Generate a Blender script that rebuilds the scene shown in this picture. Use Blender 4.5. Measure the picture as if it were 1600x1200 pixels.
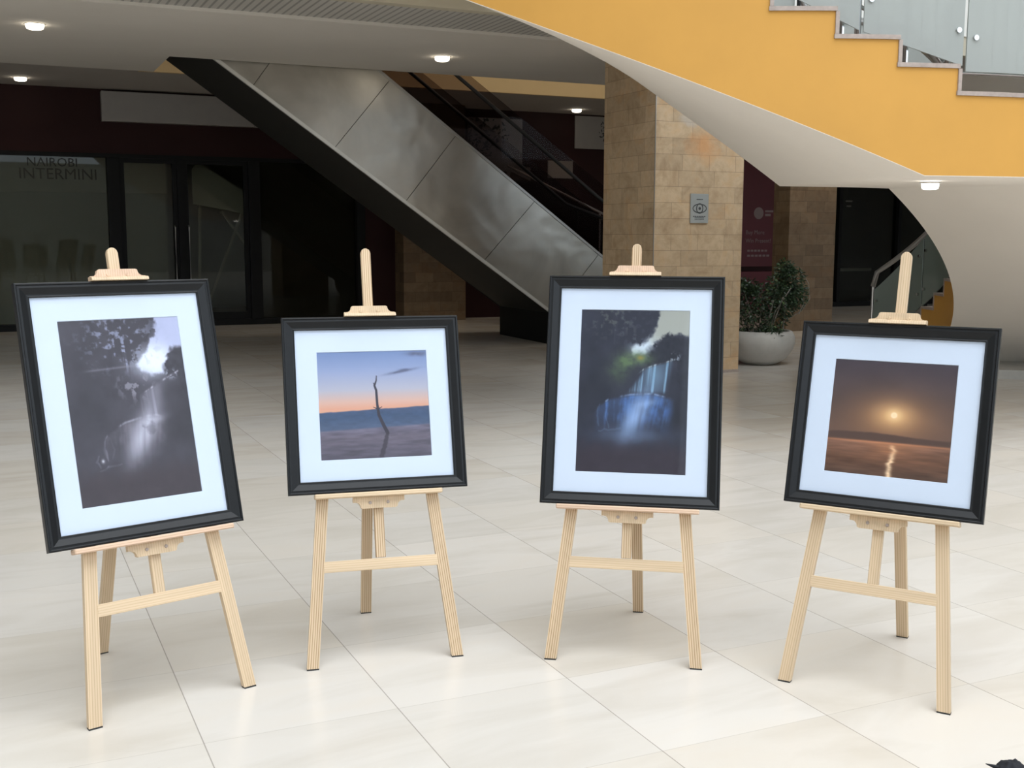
import bpy, bmesh, math, random
import numpy as np
from mathutils import Vector, Matrix, noise as mnoise
PI = math.pi
R = math.radians
S = bpy.context.scene
COL = S.collection
for o in list(bpy.data.objects):
    bpy.data.objects.remove(o)

# ------------------------------------------------------------------ camera, sky, exposure
cam_d = bpy.data.cameras.new('camera')
cam = bpy.data.objects.new('camera', cam_d)
COL.objects.link(cam)
cam_d.sensor_width = 36.0
cam_d.lens = 1768.4 / 1600 * 36.0
cam_d.clip_start = 0.05
cam_d.clip_end = 300
_p, _r = 0.13063, 0.00255
_fw = Vector((0, math.cos(_p), -math.sin(_p)))
_up = Vector((0, math.sin(_p), math.cos(_p)))
_ri = Vector((1, 0, 0))
_r2 = _ri * math.cos(_r) + _up * math.sin(_r)
_u2 = -_ri * math.sin(_r) + _up * math.cos(_r)
_m = Matrix((_r2, _u2, -_fw)).transposed().to_4x4()
_m.translation = Vector((0, 0, 1.5))
cam.matrix_world = _m
S.camera = cam

world = bpy.data.worlds.new('daylight')
S.world = world
world.use_nodes = True
_nt = world.node_tree
_bg = _nt.nodes['Background']
_bg.inputs[0].default_value = (0.77, 0.88, 1.0, 1)
_bg.inputs[1].default_value = 2.9
S.view_settings.view_transform = 'Standard'
S.view_settings.look = 'None'
S.view_settings.gamma = 1.0
S.view_settings.use_curve_mapping = False
S.view_settings.exposure = 0.0

# daylight falling through the atrium skylight
def skylight(s0, s1, t0, t1, z, power):
    ld = bpy.data.lights.new('skylight_daylight', 'AREA'); ld.shape = 'RECTANGLE'
    ld.size = s1 - s0; ld.size_y = t1 - t0; ld.energy = power; ld.color = (1.0, 0.98, 0.95)
    o = bpy.data.objects.new('skylight_daylight', ld); COL.objects.link(o)
    dd = math.radians(24.786); sc, tc = (s0 + s1) / 2, (t0 + t1) / 2
    o.location = (math.cos(dd) * sc - math.sin(dd) * tc, math.sin(dd) * sc + math.cos(dd) * tc, z)
    o.rotation_euler = (0, 0, dd)
def opening_fill(s_, t_, z, power):  # added unseen fill light that brightens the cream edge of the escalator opening
    ld = bpy.data.lights.new('opening_fill_light', 'AREA'); ld.shape = 'RECTANGLE'; ld.size = 6.0; ld.size_y = 1.2
    ld.energy = power; ld.color = (1.0, 0.9, 0.75)
    o = bpy.data.objects.new('opening_fill_light', ld); COL.objects.link(o)
    dd = math.radians(24.786)
    o.location = (math.cos(dd) * s_ - math.sin(dd) * t_, math.sin(dd) * s_ + math.cos(dd) * t_, z); o.rotation_euler = (0, 0, dd)
opening_fill(8.0, 14.0, 7.9, 120)
skylight(-4.0, 12.0, -8.0, 4.5, 12.95, 1450)

# building axes: s runs along the shop wall, t runs away into the building
D = R(24.786)
E1 = Vector((math.cos(D), math.sin(D), 0))
E2 = Vector((-math.sin(D), math.cos(D), 0))

# ------------------------------------------------------------------ materials
def lin(c):
    return tuple((v / 12.92 if v <= 0.04045 else ((v + 0.055) / 1.055) ** 2.4) for v in c)
def C8(r, g, b):
    return lin((r / 255, g / 255, b / 255)) + (1,)

class NT:
    """small helper around a node tree"""
    def __init__(self, name):
        self.m = bpy.data.materials.new(name)
        self.m.use_nodes = True
        self.t = self.m.node_tree
        self.b = self.t.nodes['Principled BSDF']
        self.o = self.t.nodes['Material Output']
    def n(self, typ, **kw):
        nd = self.t.nodes.new(typ)
        for k, v in kw.items():
            setattr(nd, k, v)
        return nd
    def l(self, a, b):
        self.t.links.new(a, b)
    def math(self, op, a, b=None, c=None):
        nd = self.n('ShaderNodeMath', operation=op)
        for i, v in enumerate((a, b, c)):
            if v is None: continue
            if isinstance(v, (int, float)): nd.inputs[i].default_value = v
            else: self.l(v, nd.inputs[i])
        return nd.outputs[0]
    def mix(self, fac, a, b, mode='MIX'):
        nd = self.n('ShaderNodeMix', data_type='RGBA', blend_type=mode)
        for i, v in ((0, fac), (6, a), (7, b)):
            if isinstance(v, (int, float)): nd.inputs[i].default_value = v
            elif isinstance(v, tuple): nd.inputs[i].default_value = v
            else: self.l(v, nd.inputs[i])
        return nd.outputs[2]
    def ramp(self, fac, stops):
        nd = self.n('ShaderNodeValToRGB')
        e = nd.color_ramp.elements
        while len(e) < len(stops): e.new(0.5)
        for i, (p, c) in enumerate(stops):
            e[i].position = p; e[i].color = c
        self.l(fac, nd.inputs[0])
        return nd.outputs[0]
    def noise(self, scale, detail=3, rough=0.5, vec=None, dist=0.0):
        nd = self.n('ShaderNodeTexNoise')
        nd.inputs['Scale'].default_value = scale
        nd.inputs['Detail'].default_value = detail
        nd.inputs['Roughness'].default_value = rough
        nd.inputs['Distortion'].default_value = dist
        if vec is not None: self.l(vec, nd.inputs['Vector'])
        return nd.outputs[0]
    def obj(self, scale=(1, 1, 1), loc=(0, 0, 0)):
        tc = self.n('ShaderNodeTexCoord')
        mp = self.n('ShaderNodeMapping')
        mp.inputs['Scale'].default_value = scale
        mp.inputs['Location'].default_value = loc
        self.l(tc.outputs['Object'], mp.inputs[0])
        return mp.outputs[0]
    def bump(self, h, strength=0.2, dist=0.01):
        nd = self.n('ShaderNodeBump')
        nd.inputs['Strength'].default_value = strength
        nd.inputs['Distance'].default_value = dist
        self.l(h, nd.inputs['Height'])
        self.l(nd.outputs[0], self.b.inputs['Normal'])
    def set(self, color=None, rough=None, metal=None, spec=None, coat=None):
        if color is not None:
            if isinstance(color, tuple): self.b.inputs['Base Color'].default_value = color
            else: self.l(color, self.b.inputs['Base Color'])
        if rough is not None:
            if isinstance(rough, (int, float)): self.b.inputs['Roughness'].default_value = rough
            else: self.l(rough, self.b.inputs['Roughness'])
        if metal is not None: self.b.inputs['Metallic'].default_value = metal
        if spec is not None: self.b.inputs['Specular IOR Level'].default_value = spec
        if coat is not None: self.b.inputs['Coat Weight'].default_value = coat
        return self.m

def plain(name, col, rough=0.6, metal=0.0, var=0.06, scale=6.0, spec=0.5, bump=0.0):
    k = NT(name)
    v = k.obj()
    n = k.noise(scale, 4, 0.6, v)
    dark = tuple(c * (1 - var) for c in col[:3]) + (1,)
    light = tuple(min(1, c * (1 + var)) for c in col[:3]) + (1,)
    k.set(k.ramp(n, [(0.3, dark), (0.7, light)]), rough, metal, spec)
    if bump: k.bump(k.noise(scale * 12, 3, 0.6, v), bump, 0.004)
    return k.m

def make_floor_mat():
    k = NT('polished cream tile')
    v = k.obj()
    sep = k.n('ShaderNodeSeparateXYZ'); k.l(v, sep.inputs[0])
    P = 0.6075
    sx = k.math('DIVIDE', k.math('SUBTRACT', sep.outputs[0], 0.511), P)
    sy = k.math('DIVIDE', k.math('SUBTRACT', sep.outputs[1], 3.284), P)
    fx = k.math('FRACT', sx); fy = k.math('FRACT', sy)
    ix = k.math('FLOOR', sx); iy = k.math('FLOOR', sy)
    dx = k.math('MINIMUM', fx, k.math('SUBTRACT', 1.0, fx))
    dy = k.math('MINIMUM', fy, k.math('SUBTRACT', 1.0, fy))
    gx = k.math('LESS_THAN', dx, 0.0030)
    gy = k.math('LESS_THAN', dy, 0.0022)
    cmb = k.n('ShaderNodeCombineXYZ'); k.l(ix, cmb.inputs[0]); k.l(iy, cmb.inputs[1])
    wn = k.n('ShaderNodeTexWhiteNoise', noise_dimensions='2D'); k.l(cmb.outputs[0], wn.inputs[0])
    tilecol = k.ramp(wn.outputs[0], [(0.0, (0.635, 0.575, 0.50, 1)), (0.35, (0.665, 0.61, 0.54, 1)), (0.7, (0.65, 0.605, 0.55, 1)), (1.0, (0.685, 0.635, 0.575, 1))])
    # each tile has its own cloudy veining
    add = k.n('ShaderNodeVectorMath', operation='ADD'); k.l(v, add.inputs[0])
    sc = k.n('ShaderNodeVectorMath', operation='SCALE'); k.l(wn.outputs[1], sc.inputs[0]); sc.inputs['Scale'].default_value = 20
    k.l(sc.outputs[0], add.inputs[1])
    str_ = k.n('ShaderNodeMapping'); k.l(add.outputs[0], str_.inputs[0]); str_.inputs['Scale'].default_value = (0.8, 2.6, 1)
    cl = k.noise(1.5, 4, 0.55, str_.outputs[0], 0.8)
    veins = k.ramp(cl, [(0.3, (0.9, 0.885, 0.86, 1)), (0.55, (1, 1, 1, 1)), (0.75, (1.0, 0.985, 0.965, 1))])
    c = k.mix(1.0, tilecol, veins, 'MULTIPLY')
    c = k.mix(k.math('MULTIPLY', gy, 0.35), c, (0.30, 0.25, 0.20, 1))
    c = k.mix(k.math('MULTIPLY', gx, 0.62), c, (0.20, 0.17, 0.14, 1))
    rn = k.noise(2.2, 3, 0.6, v)
    rr = k.math('ADD', k.math('MULTIPLY', rn, 0.12), 0.16)
    k.set(c, rr, 0, 0.5)
    return k.m

def make_pine(name, seed, strong=1.0, pink=False):
    """pine with growth lines running along local Y"""
    k = NT(name)
    v = k.obj((1, 1, 1), (seed * 0.37, seed * 0.81, seed * 0.13))
    st = k.obj((26, 0.9, 26), (seed * 1.7, seed * 2.3, seed * 0.7))
    n1 = k.noise(1.0, 2, 0.5, st, 0.5)
    wv = k.n('ShaderNodeTexWave', wave_type='BANDS', bands_direction='X')
    wm = k.obj((1, 0.06, 1), (seed * 0.11, seed * 0.5, 0))
    k.l(wm, wv.inputs['Vector'])
    wv.inputs['Scale'].default_value = 40
    wv.inputs['Distortion'].default_value = 2.2
    wv.inputs['Detail'].default_value = 2
    wv.inputs['Detail Scale'].default_value = 1.2
    base = (0.66, 0.50, 0.33, 1) if not pink else (0.69, 0.49, 0.35, 1)
    c = k.ramp(n1, [(0.25, tuple(x * 0.86 for x in base[:3]) + (1,)), (0.7, tuple(min(1, x * 1.1) for x in base[:3]) + (1,))])
    g = k.ramp(wv.outputs[0], [(0.0, (0.50, 0.38, 0.26, 1)), (0.36, (1, 1, 1, 1))])
    c = k.mix(0.9 * strong, c, k.mix(1.0, c, g, 'MULTIPLY'))
    k.set(c, 0.5, 0, 0.35)
    return k.m

def make_stone(name, base, dark, bw, bh, patches=False):
    """rough-cut sandstone blocks; works on faces along local X/Z and Y/Z"""
    k = NT(name)
    tc = k.n('ShaderNodeTexCoord')
    sep = k.n('ShaderNodeSeparateXYZ'); k.l(tc.outputs['Object'], sep.inputs[0])
    cmb = k.n('ShaderNodeCombineXYZ')
    k.l(k.math('ADD', sep.outputs[0], k.math('MULTIPLY', sep.outputs[1], 1.0)), cmb.inputs[0]); k.l(sep.outputs[2], cmb.inputs[1])
    br = k.n('ShaderNodeTexBrick')
    k.l(cmb.outputs[0], br.inputs['Vector'])
    br.inputs['Color1'].default_value = base
    br.inputs['Color2'].default_value = dark
    br.inputs['Mortar'].default_value = tuple(x * 0.6 for x in dark[:3]) + (1,)
    br.inputs['Scale'].default_value = 1.0
    br.inputs['Mortar Size'].default_value = 0.002
    br.inputs['Bias'].default_value = -0.1
    br.inputs['Brick Width'].default_value = bw
    br.inputs['Row Height'].default_value = bh
    br.offset = 0.37; br.squash = 1.35; br.squash_frequency = 3
    n = k.noise(3.0, 5, 0.65, tc.outputs['Object'], 0.6)
    n2 = k.noise(11.0, 4, 0.7, tc.outputs['Object'])
    c = k.mix(0.85, br.outputs[0], k.ramp(n, [(0.3, (0.72, 0.66, 0.6, 1)), (0.5, (1, 1, 1, 1)), (0.72, (1.0, 0.84, 0.68, 1))]), 'MULTIPLY')
    c = k.mix(0.55, c, k.ramp(n2, [(0.3, (0.75, 0.72, 0.68, 1)), (0.6, (1, 1, 1, 1))]), 'MULTIPLY')
    if patches:
        # orange mottled patch and a pale patch high on the front face
        def patch(cx, cz, rx, rz, soft):
            a = k.math('DIVIDE', k.math('SUBTRACT', sep.outputs[0], cx), rx)
            b = k.math('DIVIDE', k.math('SUBTRACT', sep.outputs[2], cz), rz)
            d = k.math('SQRT', k.math('ADD', k.math('MULTIPLY', a, a), k.math('MULTIPLY', b, b)))
            d = k.math('ADD', d, k.math('MULTIPLY', k.math('SUBTRACT', k.noise(7, 4, 0.6, tc.outputs['Object']), 0.5), 1.3))
            mr = k.n('ShaderNodeMapRange'); k.l(d, mr.inputs[0])
            mr.inputs[1].default_value = 1.0; mr.inputs[2].default_value = 1.0 - soft
            mr.clamp = True
            return mr.outputs[0]
        c = k.mix(k.math('MULTIPLY', patch(0.60, 2.45, 0.26, 0.20, 0.8), 0.6), c, (0.70, 0.33, 0.12, 1))
        c = k.mix(k.math('MULTIPLY', patch(0.45, 2.72, 0.2, 0.09, 0.5), 0.5), c, (0.5, 0.48, 0.44, 1))
    k.set(c, 0.62, 0, 0.35)
    k.bump(n2, 0.15, 0.004)
    return k.m

def make_steel(name, col, rough, wavy):
    k = NT(name)
    v = k.obj()
    br = k.obj((1.2, 1.2, 60))
    n = k.noise(2.0, 3, 0.6, br)
    big = k.noise(0.9, 4, 0.6, v, 0.8)
    k.set(k.ramp(big, [(0.3, tuple(c * 0.72 for c in col[:3]) + (1,)), (0.7, col)]), k.math('ADD', k.math('MULTIPLY', n, 0.14), rough), 1.0)
    if wavy: k.bump(k.noise(1.1, 2, 0.5, v, 0.5), 0.3, wavy)
    return k.m

def make_glass(name, tint, gloss_ior=1.45, body=None, body_fac=0.0, rough=0.0):
    """a clear or frosted sheet: transparent body + fresnel reflection"""
    k = NT(name)
    tr = k.n('ShaderNodeBsdfTransparent'); tr.inputs[0].default_value = tint
    gl = k.n('ShaderNodeBsdfGlossy'); gl.inputs['Roughness'].default_value = rough
    fr = k.n('ShaderNodeFresnel'); fr.inputs[0].default_value = gloss_ior
    first = tr.outputs[0]
    if body:
        df = k.n('ShaderNodeBsdfDiffuse'); df.inputs[0].default_value = body
        tl = k.n('ShaderNodeBsdfTranslucent'); tl.inputs[0].default_value = body
        ms = k.n('ShaderNodeMixShader'); ms.inputs[0].default_value = 0.5
        k.l(df.outputs[0], ms.inputs[1]); k.l(tl.outputs[0], ms.inputs[2])
        mb = k.n('ShaderNodeMixShader'); mb.inputs[0].default_value = body_fac
        k.l(tr.outputs[0], mb.inputs[1]); k.l(ms.outputs[0], mb.inputs[2]); first = mb.outputs[0]
    mx = k.n('ShaderNodeMixShader')
    k.l(fr.outputs[0], mx.inputs[0]); k.l(first, mx.inputs[1]); k.l(gl.outputs[0], mx.inputs[2])
    k.l(mx.outputs[0], k.o.inputs[0])
    return k.m

def make_clear(name, tint):
    k = NT(name)
    tr = k.n('ShaderNodeBsdfTransparent'); tr.inputs[0].default_value = tint
    k.l(tr.outputs[0], k.o.inputs[0])
    return k.m

def make_emit(name, col, strength):
    k = NT(name)
    k.b.inputs['Base Color'].default_value = col
    k.b.inputs['Emission Color'].default_value = col
    k.b.inputs['Emission Strength'].default_value = strength
    return k.m

def make_print(name):
    k = NT(name)
    a = k.n('ShaderNodeVertexColor'); a.layer_name = 'ink'
    k.set(a.outputs[0], 0.55, 0, 0.3, 0.3)
    k.b.inputs['Coat Roughness'].default_value = 0.02
    return k.m

def make_slats(name, col, pitch):
    k = NT(name)
    tc = k.n('ShaderNodeTexCoord')
    sep = k.n('ShaderNodeSeparateXYZ'); k.l(tc.outputs['Object'], sep.inputs[0])
    f = k.math('FRACT', k.math('DIVIDE', sep.outputs[0], pitch))
    g = k.math('LESS_THAN', f, 0.3)
    k.set(k.mix(g, col, tuple(c * 0.55 for c in col[:3]) + (1,)), 0.5)
    return k.m

M = dict(
    floor=make_floor_mat(),
    ceil=plain('ceiling paint', (0.66, 0.62, 0.56, 1), 0.85, var=0.03, scale=0.7),
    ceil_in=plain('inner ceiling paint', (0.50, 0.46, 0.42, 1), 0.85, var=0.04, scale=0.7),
    cream_shade=plain('shaded cream paint', (0.52, 0.47, 0.36, 1), 0.8, var=0.04, scale=1),
    cream=plain('cream paint', (0.80, 0.60, 0.33, 1), 0.8, var=0.04, scale=1),
    upper=plain('pale upper wall paint', (0.80, 0.78, 0.72, 1), 0.8, var=0.03, scale=1),
    yellow=plain('yellow paint', (0.56, 0.285, 0.052, 1), 0.72, var=0.05, scale=1.3, bump=0.05),
    soffit=plain('white soffit plaster', (0.93, 0.86, 0.77, 1), 0.85, var=0.02, scale=1.2),
    maroon=plain('dark maroon paint', (0.034, 0.011, 0.011, 1), 0.6, var=0.2, scale=0.6, spec=0.2),
    banner=plain('crimson banner', (0.13, 0.02, 0.03, 1), 0.5, var=0.1, scale=1),
    dark=plain('black aluminium', (0.010, 0.010, 0.010, 1), 0.5, var=0.1, spec=0.15),
    darkwall=plain('dark panel', (0.018, 0.017, 0.015, 1), 0.6, var=0.2, scale=1),
    shopwall=plain('shop interior grey', (0.62, 0.62, 0.56, 1), 0.8, var=0.06, scale=1),
    shopband=plain('shop bulkhead pale', (0.75, 0.74, 0.64, 1), 0.8, var=0.06, scale=1),
    white=plain('white plastic', (0.66, 0.65, 0.62, 1), 0.5, var=0.03),
    greysign=plain('pale grey sign', (0.36, 0.34, 0.32, 1), 0.5, var=0.03),
    steel=make_steel('brushed stainless cladding', (0.60, 0.58, 0.53, 1), 0.26, 0.10),
    edge=plain('bright steel edge', (0.75, 0.74, 0.7, 1), 0.45, 0.6, var=0.03),
    trim=plain('satin steel trim', (0.42, 0.41, 0.39, 1), 0.35, 0.8, var=0.05),
    chrome=plain('polished steel', (0.62, 0.62, 0.62, 1), 0.2, 1.0, var=0.05),
    under=plain('dark underside panel', (0.016, 0.015, 0.014, 1), 0.6, var=0.15, scale=2),
    rubber=plain('black rubber', (0.012, 0.011, 0.011, 1), 0.45, var=0.1),
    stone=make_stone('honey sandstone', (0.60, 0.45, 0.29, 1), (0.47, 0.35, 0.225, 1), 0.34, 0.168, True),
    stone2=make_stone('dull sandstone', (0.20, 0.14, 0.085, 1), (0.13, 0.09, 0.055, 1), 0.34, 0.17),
    tread=plain('brown granite', (0.36, 0.29, 0.25, 1), 0.5, var=0.15, scale=30),
    frost=make_glass('frosted glass', (0.88, 0.93, 0.90, 1), 1.25, (0.60, 0.62, 0.59, 1), 0.86, 0.15),
    bal=make_glass('smoked balustrade glass', (0.66, 0.62, 0.62, 1), 1.12),
    low=make_glass('grey green glass', (0.62, 0.68, 0.62, 1), 1.4, (0.42, 0.48, 0.43, 1), 0.62, 0.05),
    pane=make_glass('shop glass', (0.68, 0.69, 0.65, 1), 1.3),
    frameglass=make_clear('picture glass', (0.985, 0.99, 0.99, 1)),
    black=plain('satin black frame', (0.009, 0.0095, 0.0105, 1), 0.34, var=0.1, scale=40, spec=0.25),
    mat=plain('white mat board', (0.60, 0.665, 0.79, 1), 0.8, var=0.01),
    matcore=plain('mat bevel', (0.85, 0.85, 0.85, 1), 0.8, var=0.01),
    print=make_print('photographic print'),
    backing=plain('brown backing board', (0.25, 0.17, 0.1, 1), 0.8),
    brass=plain('brass bolt', (0.62, 0.48, 0.25, 1), 0.35, 0.7),
    bowl=plain('cast concrete', (0.46, 0.44, 0.40, 1), 0.75, var=0.12, scale=5, bump=0.2),
    soil=plain('dark soil', (0.03, 0.02, 0.015, 1), 0.95, var=0.3, scale=30),
    plaque=plain('brushed plaque', (0.40, 0.42, 0.41, 1), 0.45, 0.4, var=0.04),
    faint=plain('reflected lettering', (0.07, 0.07, 0.06, 1), 0.8, spec=0.1),
    shutter=plain('charcoal shutter', (0.07, 0.066, 0.055, 1), 0.7, var=0.1, spec=0.1),
    ink=plain('dark print ink', (0.06, 0.065, 0.065, 1), 0.6),
    paleink=plain('pale print ink', (0.30, 0.22, 0.21, 1), 0.6),
    lamp=make_emit('lamp lens', (1.0, 0.9, 0.74, 1), 9.0),
    lampcool=make_emit('cool lamp lens', (1.0, 0.98, 0.94, 1), 5.0),
    cloth=plain('black fabric', (0.012, 0.013, 0.018, 1), 0.8, var=0.3, scale=20),
    wallout=plain('pale atrium render', (0.50, 0.50, 0.48, 1), 0.8, var=0.03, scale=0.5),
    slats=make_slats('ribbed metal ceiling', (0.50, 0.48, 0.44, 1), 0.075),
)

# ------------------------------------------------------------------ object helpers
def obj(name, bm, m, parent=None, smooth=False):
    me = bpy.data.meshes.new(name)
    if isinstance(bm, tuple):
        me.from_pydata(bm[0], [], bm[1]); me.update()
    else:
        bmesh.ops.recalc_face_normals(bm, faces=bm.faces[:])
        bm.to_mesh(me); bm.free()
    for mm in (m if isinstance(m, (list, tuple)) else [m]): me.materials.append(mm)
    if smooth:
        for p in me.polygons: p.use_smooth = True
    o = bpy.data.objects.new(name, me); COL.objects.link(o)
    if parent: o.parent = parent
    return o
def tag(o, label, cat, group=None, kind=None):
    if label: o['label'] = label
    if cat: o['category'] = cat
    if group: o['group'] = group
    if kind: o['kind'] = kind
    return o
def empty(name, loc=(0, 0, 0), rz=0):
    o = bpy.data.objects.new(name, None); COL.objects.link(o)
    o.location = loc; o.rotation_euler = (0, 0, rz); o.empty_display_size = 0.1
    return o
def struct(o, label, cat):
    o['kind'] = 'structure'; o['label'] = label; o['category'] = cat
    return o

def add_hexa(bm, P):
    """P: 8 points, 0-3 bottom loop, 4-7 top loop"""
    v = [bm.verts.new(p) for p in P]
    for f in ((0, 3, 2, 1), (4, 5, 6, 7), (0, 1, 5, 4), (1, 2, 6, 5), (2, 3, 7, 6), (3, 0, 4, 7)):
        bm.faces.new([v[i] for i in f])
def bx(x0, x1, y0, y1, z0, z1, bm=None, bev=0.0):
    n = bmesh.new()
    add_hexa(n, [(x0, y0, z0), (x1, y0, z0), (x1, y1, z0), (x0, y1, z0), (x0, y0, z1), (x1, y0, z1), (x1, y1, z1), (x0, y1, z1)])
    if bev > 0:
        bmesh.ops.bevel(n, geom=n.edges[:], offset=bev, segments=2, affect='EDGES', profile=0.7)
    if bm is None: return n
    me = bpy.data.meshes.new('tmp'); n.to_mesh(me); n.free(); bm.from_mesh(me); bpy.data.meshes.remove(me)
    return bm
def merge(bm, other):
    me = bpy.data.meshes.new('tmp'); other.to_mesh(me); other.free(); bm.from_mesh(me); bpy.data.meshes.remove(me)
def xf(bm, mat):
    bmesh.ops.transform(bm, matrix=mat, verts=bm.verts[:]); return bm
def cyl(p, q, r, seg=12, r2=None, bm=None):
    p = Vector(p); q = Vector(q); d = q - p
    n = bmesh.new()
    bmesh.ops.create_cone(n, cap_ends=True, segments=seg, radius1=r, radius2=(r if r2 is None else r2), depth=d.length)
    rot = d.to_track_quat('Z', 'Y').to_matrix().to_4x4()
    xf(n, Matrix.Translation((p + q) / 2) @ rot)
    if bm is None: return n
    merge(bm, n); return bm
def prism(poly, a0, a1, fn):
    """poly: 2-D outline; fn(u, v, w) -> point; extruded from w=a0 to a1"""
    bm = bmesh.new()
    A = [bm.verts.new(fn(u, v, a0)) for u, v in poly]
    B = [bm.verts.new(fn(u, v, a1)) for u, v in poly]
    n = len(poly)
    bm.faces.new(A); bm.faces.new(B[::-1])
    for i in range(n):
        j = (i + 1) % n
        bm.faces.new((A[i], A[j], B[j], B[i]))
    return bm
def tube(pts, r, seg=8, bm=None):
    pts = [Vector(p) for p in pts]
    n = bmesh.new(); rings = []
    ref = Vector((0, 0, 1))
    for i, p in enumerate(pts):
        d = (pts[min(i + 1, len(pts) - 1)] - pts[max(i - 1, 0)]).normalized()
        a = d.cross(ref)
        if a.length < 1e-3: a = d.cross(Vector((1, 0, 0)))
        a.normalize(); b = d.cross(a).normalized()
        rings.append([n.verts.new(p + (a * math.cos(2 * PI * k / seg) + b * math.sin(2 * PI * k / seg)) * r) for k in range(seg)])
    for i in range(len(rings) - 1):
        for k in range(seg):
            n.faces.new((rings[i][k], rings[i][(k + 1) % seg], rings[i + 1][(k + 1) % seg], rings[i + 1][k]))
    n.faces.new(rings[0]); n.faces.new(rings[-1][::-1])
    if bm is None: return n
    merge(bm, n); return bm
def lathe(profile, seg=48):
    bm = bmesh.new(); rings = []
    for r, z in profile:
        if r < 1e-5: rings.append([bm.verts.new((0, 0, z))])
        else: rings.append([bm.verts.new((r * math.cos(2 * PI * k / seg), r * math.sin(2 * PI * k / seg), z)) for k in range(seg)])
    for a, b in zip(rings[:-1], rings[1:]):
        for k in range(seg):
            k2 = (k + 1) % seg
            if len(a) == 1 and len(b) == 1: continue
            if len(a) == 1: bm.faces.new((a[0], b[k], b[k2]))
            elif len(b) == 1: bm.faces.new((a[k], a[k2], b[0]))
            else: bm.faces.new((a[k], a[k2], b[k2], b[k]))
    return bm
def text_mesh(txt, size, depth=0.001, align='CENTER'):
    cu = bpy.data.curves.new('txt', 'FONT')
    cu.body = txt; cu.size = size; cu.align_x = align; cu.align_y = 'CENTER'; cu.extrude = depth; cu.resolution_u = 2
    o = bpy.data.objects.new('txt', cu); COL.objects.link(o)
    dg = bpy.context.evaluated_depsgraph_get()
    me = bpy.data.meshes.new_from_object(o.evaluated_get(dg))
    bpy.data.objects.remove(o)
    bm = bmesh.new(); bm.from_mesh(me); bpy.data.meshes.remove(me)
    return bm
WALLROT = Matrix.Rotation(PI / 2, 4, 'X')     # text lying in XY -> standing in XZ, facing -Y

def bobj(name, bm, m, parent=None, smooth=False):
    """top-level objects built in building coordinates (s, t, z)"""
    o = obj(name, bm, m, parent, smooth)
    if parent is None: o.rotation_euler = (0, 0, D)
    return o
def bempty(name, s, t, z=0):
    p = E1 * s + E2 * t
    return empty(name, (p.x, p.y, z), D)
def off(bm, s, t, z=0):
    return xf(bm, Matrix.Translation((-s, -t, -z)))

# ------------------------------------------------------------------ the setting
SL, SR, TB, TF = -7.0, 22.0, -9.0, 19.15      # atrium extents in s and t
ZS, ZI = 3.55, 3.75                            # near soffit and inner ceiling heights
struct(bobj('floor', bx(SL - .3, SR + .3, TB - .3, 24.3, -0.2, 0), M['floor']), 'polished cream marble tile floor', 'floor')

# wall above and around the shopfront
wb = bmesh.new()
bx(SL, 22.0, 19.15, 19.35, 2.76, 4.8, wb)        # header over shop windows
bx(6.0, 13.0, 19.15, 19.35, 0, 2.76, wb)         # solid maroon part
bx(13.0, 15.0, 19.15, 19.35, 0, 2.76, wb)
struct(bobj('wall_back', wb, M['maroon']), 'dark maroon wall over the shopfront', 'wall')
w2 = bmesh.new()
bx(SL, 22.0, 24.0, 24.2, 0, 4.8, w2)
struct(bobj('wall_shop', w2, M['shopwall']), 'grey rear wall inside the shops', 'wall')
w3 = bmesh.new()
bx(SL - .3, SL, TB, 24.2, 0, 13.0, w3)
struct(bobj('wall_left', w3, M['wallout']), 'pale side wall of the atrium', 'wall')
w4 = bmesh.new()
bx(SR, SR + .3, TB, 24.2, 0, 13.0, w4)
struct(bobj('wall_right', w4, M['wallout']), 'pale wall on the far right side', 'wall')
w5 = bmesh.new()
bx(SL, SR, TB - .3, TB, 0, 4.2, w5); bx(SL, SR, TB - .3, TB, 9.8, 13.0, w5)
struct(bobj('wall_front', w5, M['wallout']), 'pale wall behind the photographer', 'wall')

rf = bmesh.new()
bx(SL, SR, 4.5, 11.2, 13.0, 13.3, rf); bx(SL, SR, TB, -8.0, 13.0, 13.3, rf); bx(SL, -4.0, -8.0, 4.5, 13.0, 13.3, rf); bx(12.0, SR, -8.0, 4.5, 13.0, 13.3, rf)
struct(bobj('ceiling_atrium', rf, M['wallout']), 'high atrium roof around the skylight', 'ceiling')
struct(bobj('ceiling_upper', bx(SL, SR, 11.2, 24.2, 8.0, 8.2), M['upper']), 'upper floor ceiling above the escalator opening', 'ceiling')
struct(bobj('wall_upper_back', bx(SL, SR, 24.0, 24.2, 4.8, 8.0), M['upper']), 'upper floor rear wall', 'wall')
struct(bobj('wall_upper', bx(SL, SR, 11.0, 11.2, 4.8, 13.0), M['upper']), 'pale upper floor wall', 'wall')
# slab: ceiling strips, the escalator opening stays free (s > 2.0, t 13.9..16.87)
cb = bmesh.new()
bx(SL, SR, 11.95, 13.95, ZS, 4.8, cb)
bx(SL, 2.05, 13.95, 15.33, ZS, 4.8, cb)
bx(14.0, SR, 13.95, 15.33, ZS, 4.8, cb)
cc = bobj('ceiling', cb, M['ceil']); struct(cc, 'off-white plaster ceiling over the mall walkway', 'ceiling')
cb = bmesh.new()
bx(SL, SR, 10.88, 11.95, ZS - 0.03, 4.8, cb)
struct(bobj('ceiling_band', cb, M['ceil']), 'pale dropped ceiling band beside the ribbed strip', 'ceiling')
cb = bmesh.new()
bx(SL, 2.05, 15.33, 24.0, ZI, 4.8, cb); bx(2.05, SR, 16.9, 24.0, ZI, 4.8, cb)
bx(14.0, SR, 15.33, 16.9, ZI, 4.8, cb)
struct(bobj('ceiling_inner', cb, M['ceil_in']), 'grey inner ceiling in front of the shops', 'ceiling')
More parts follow.
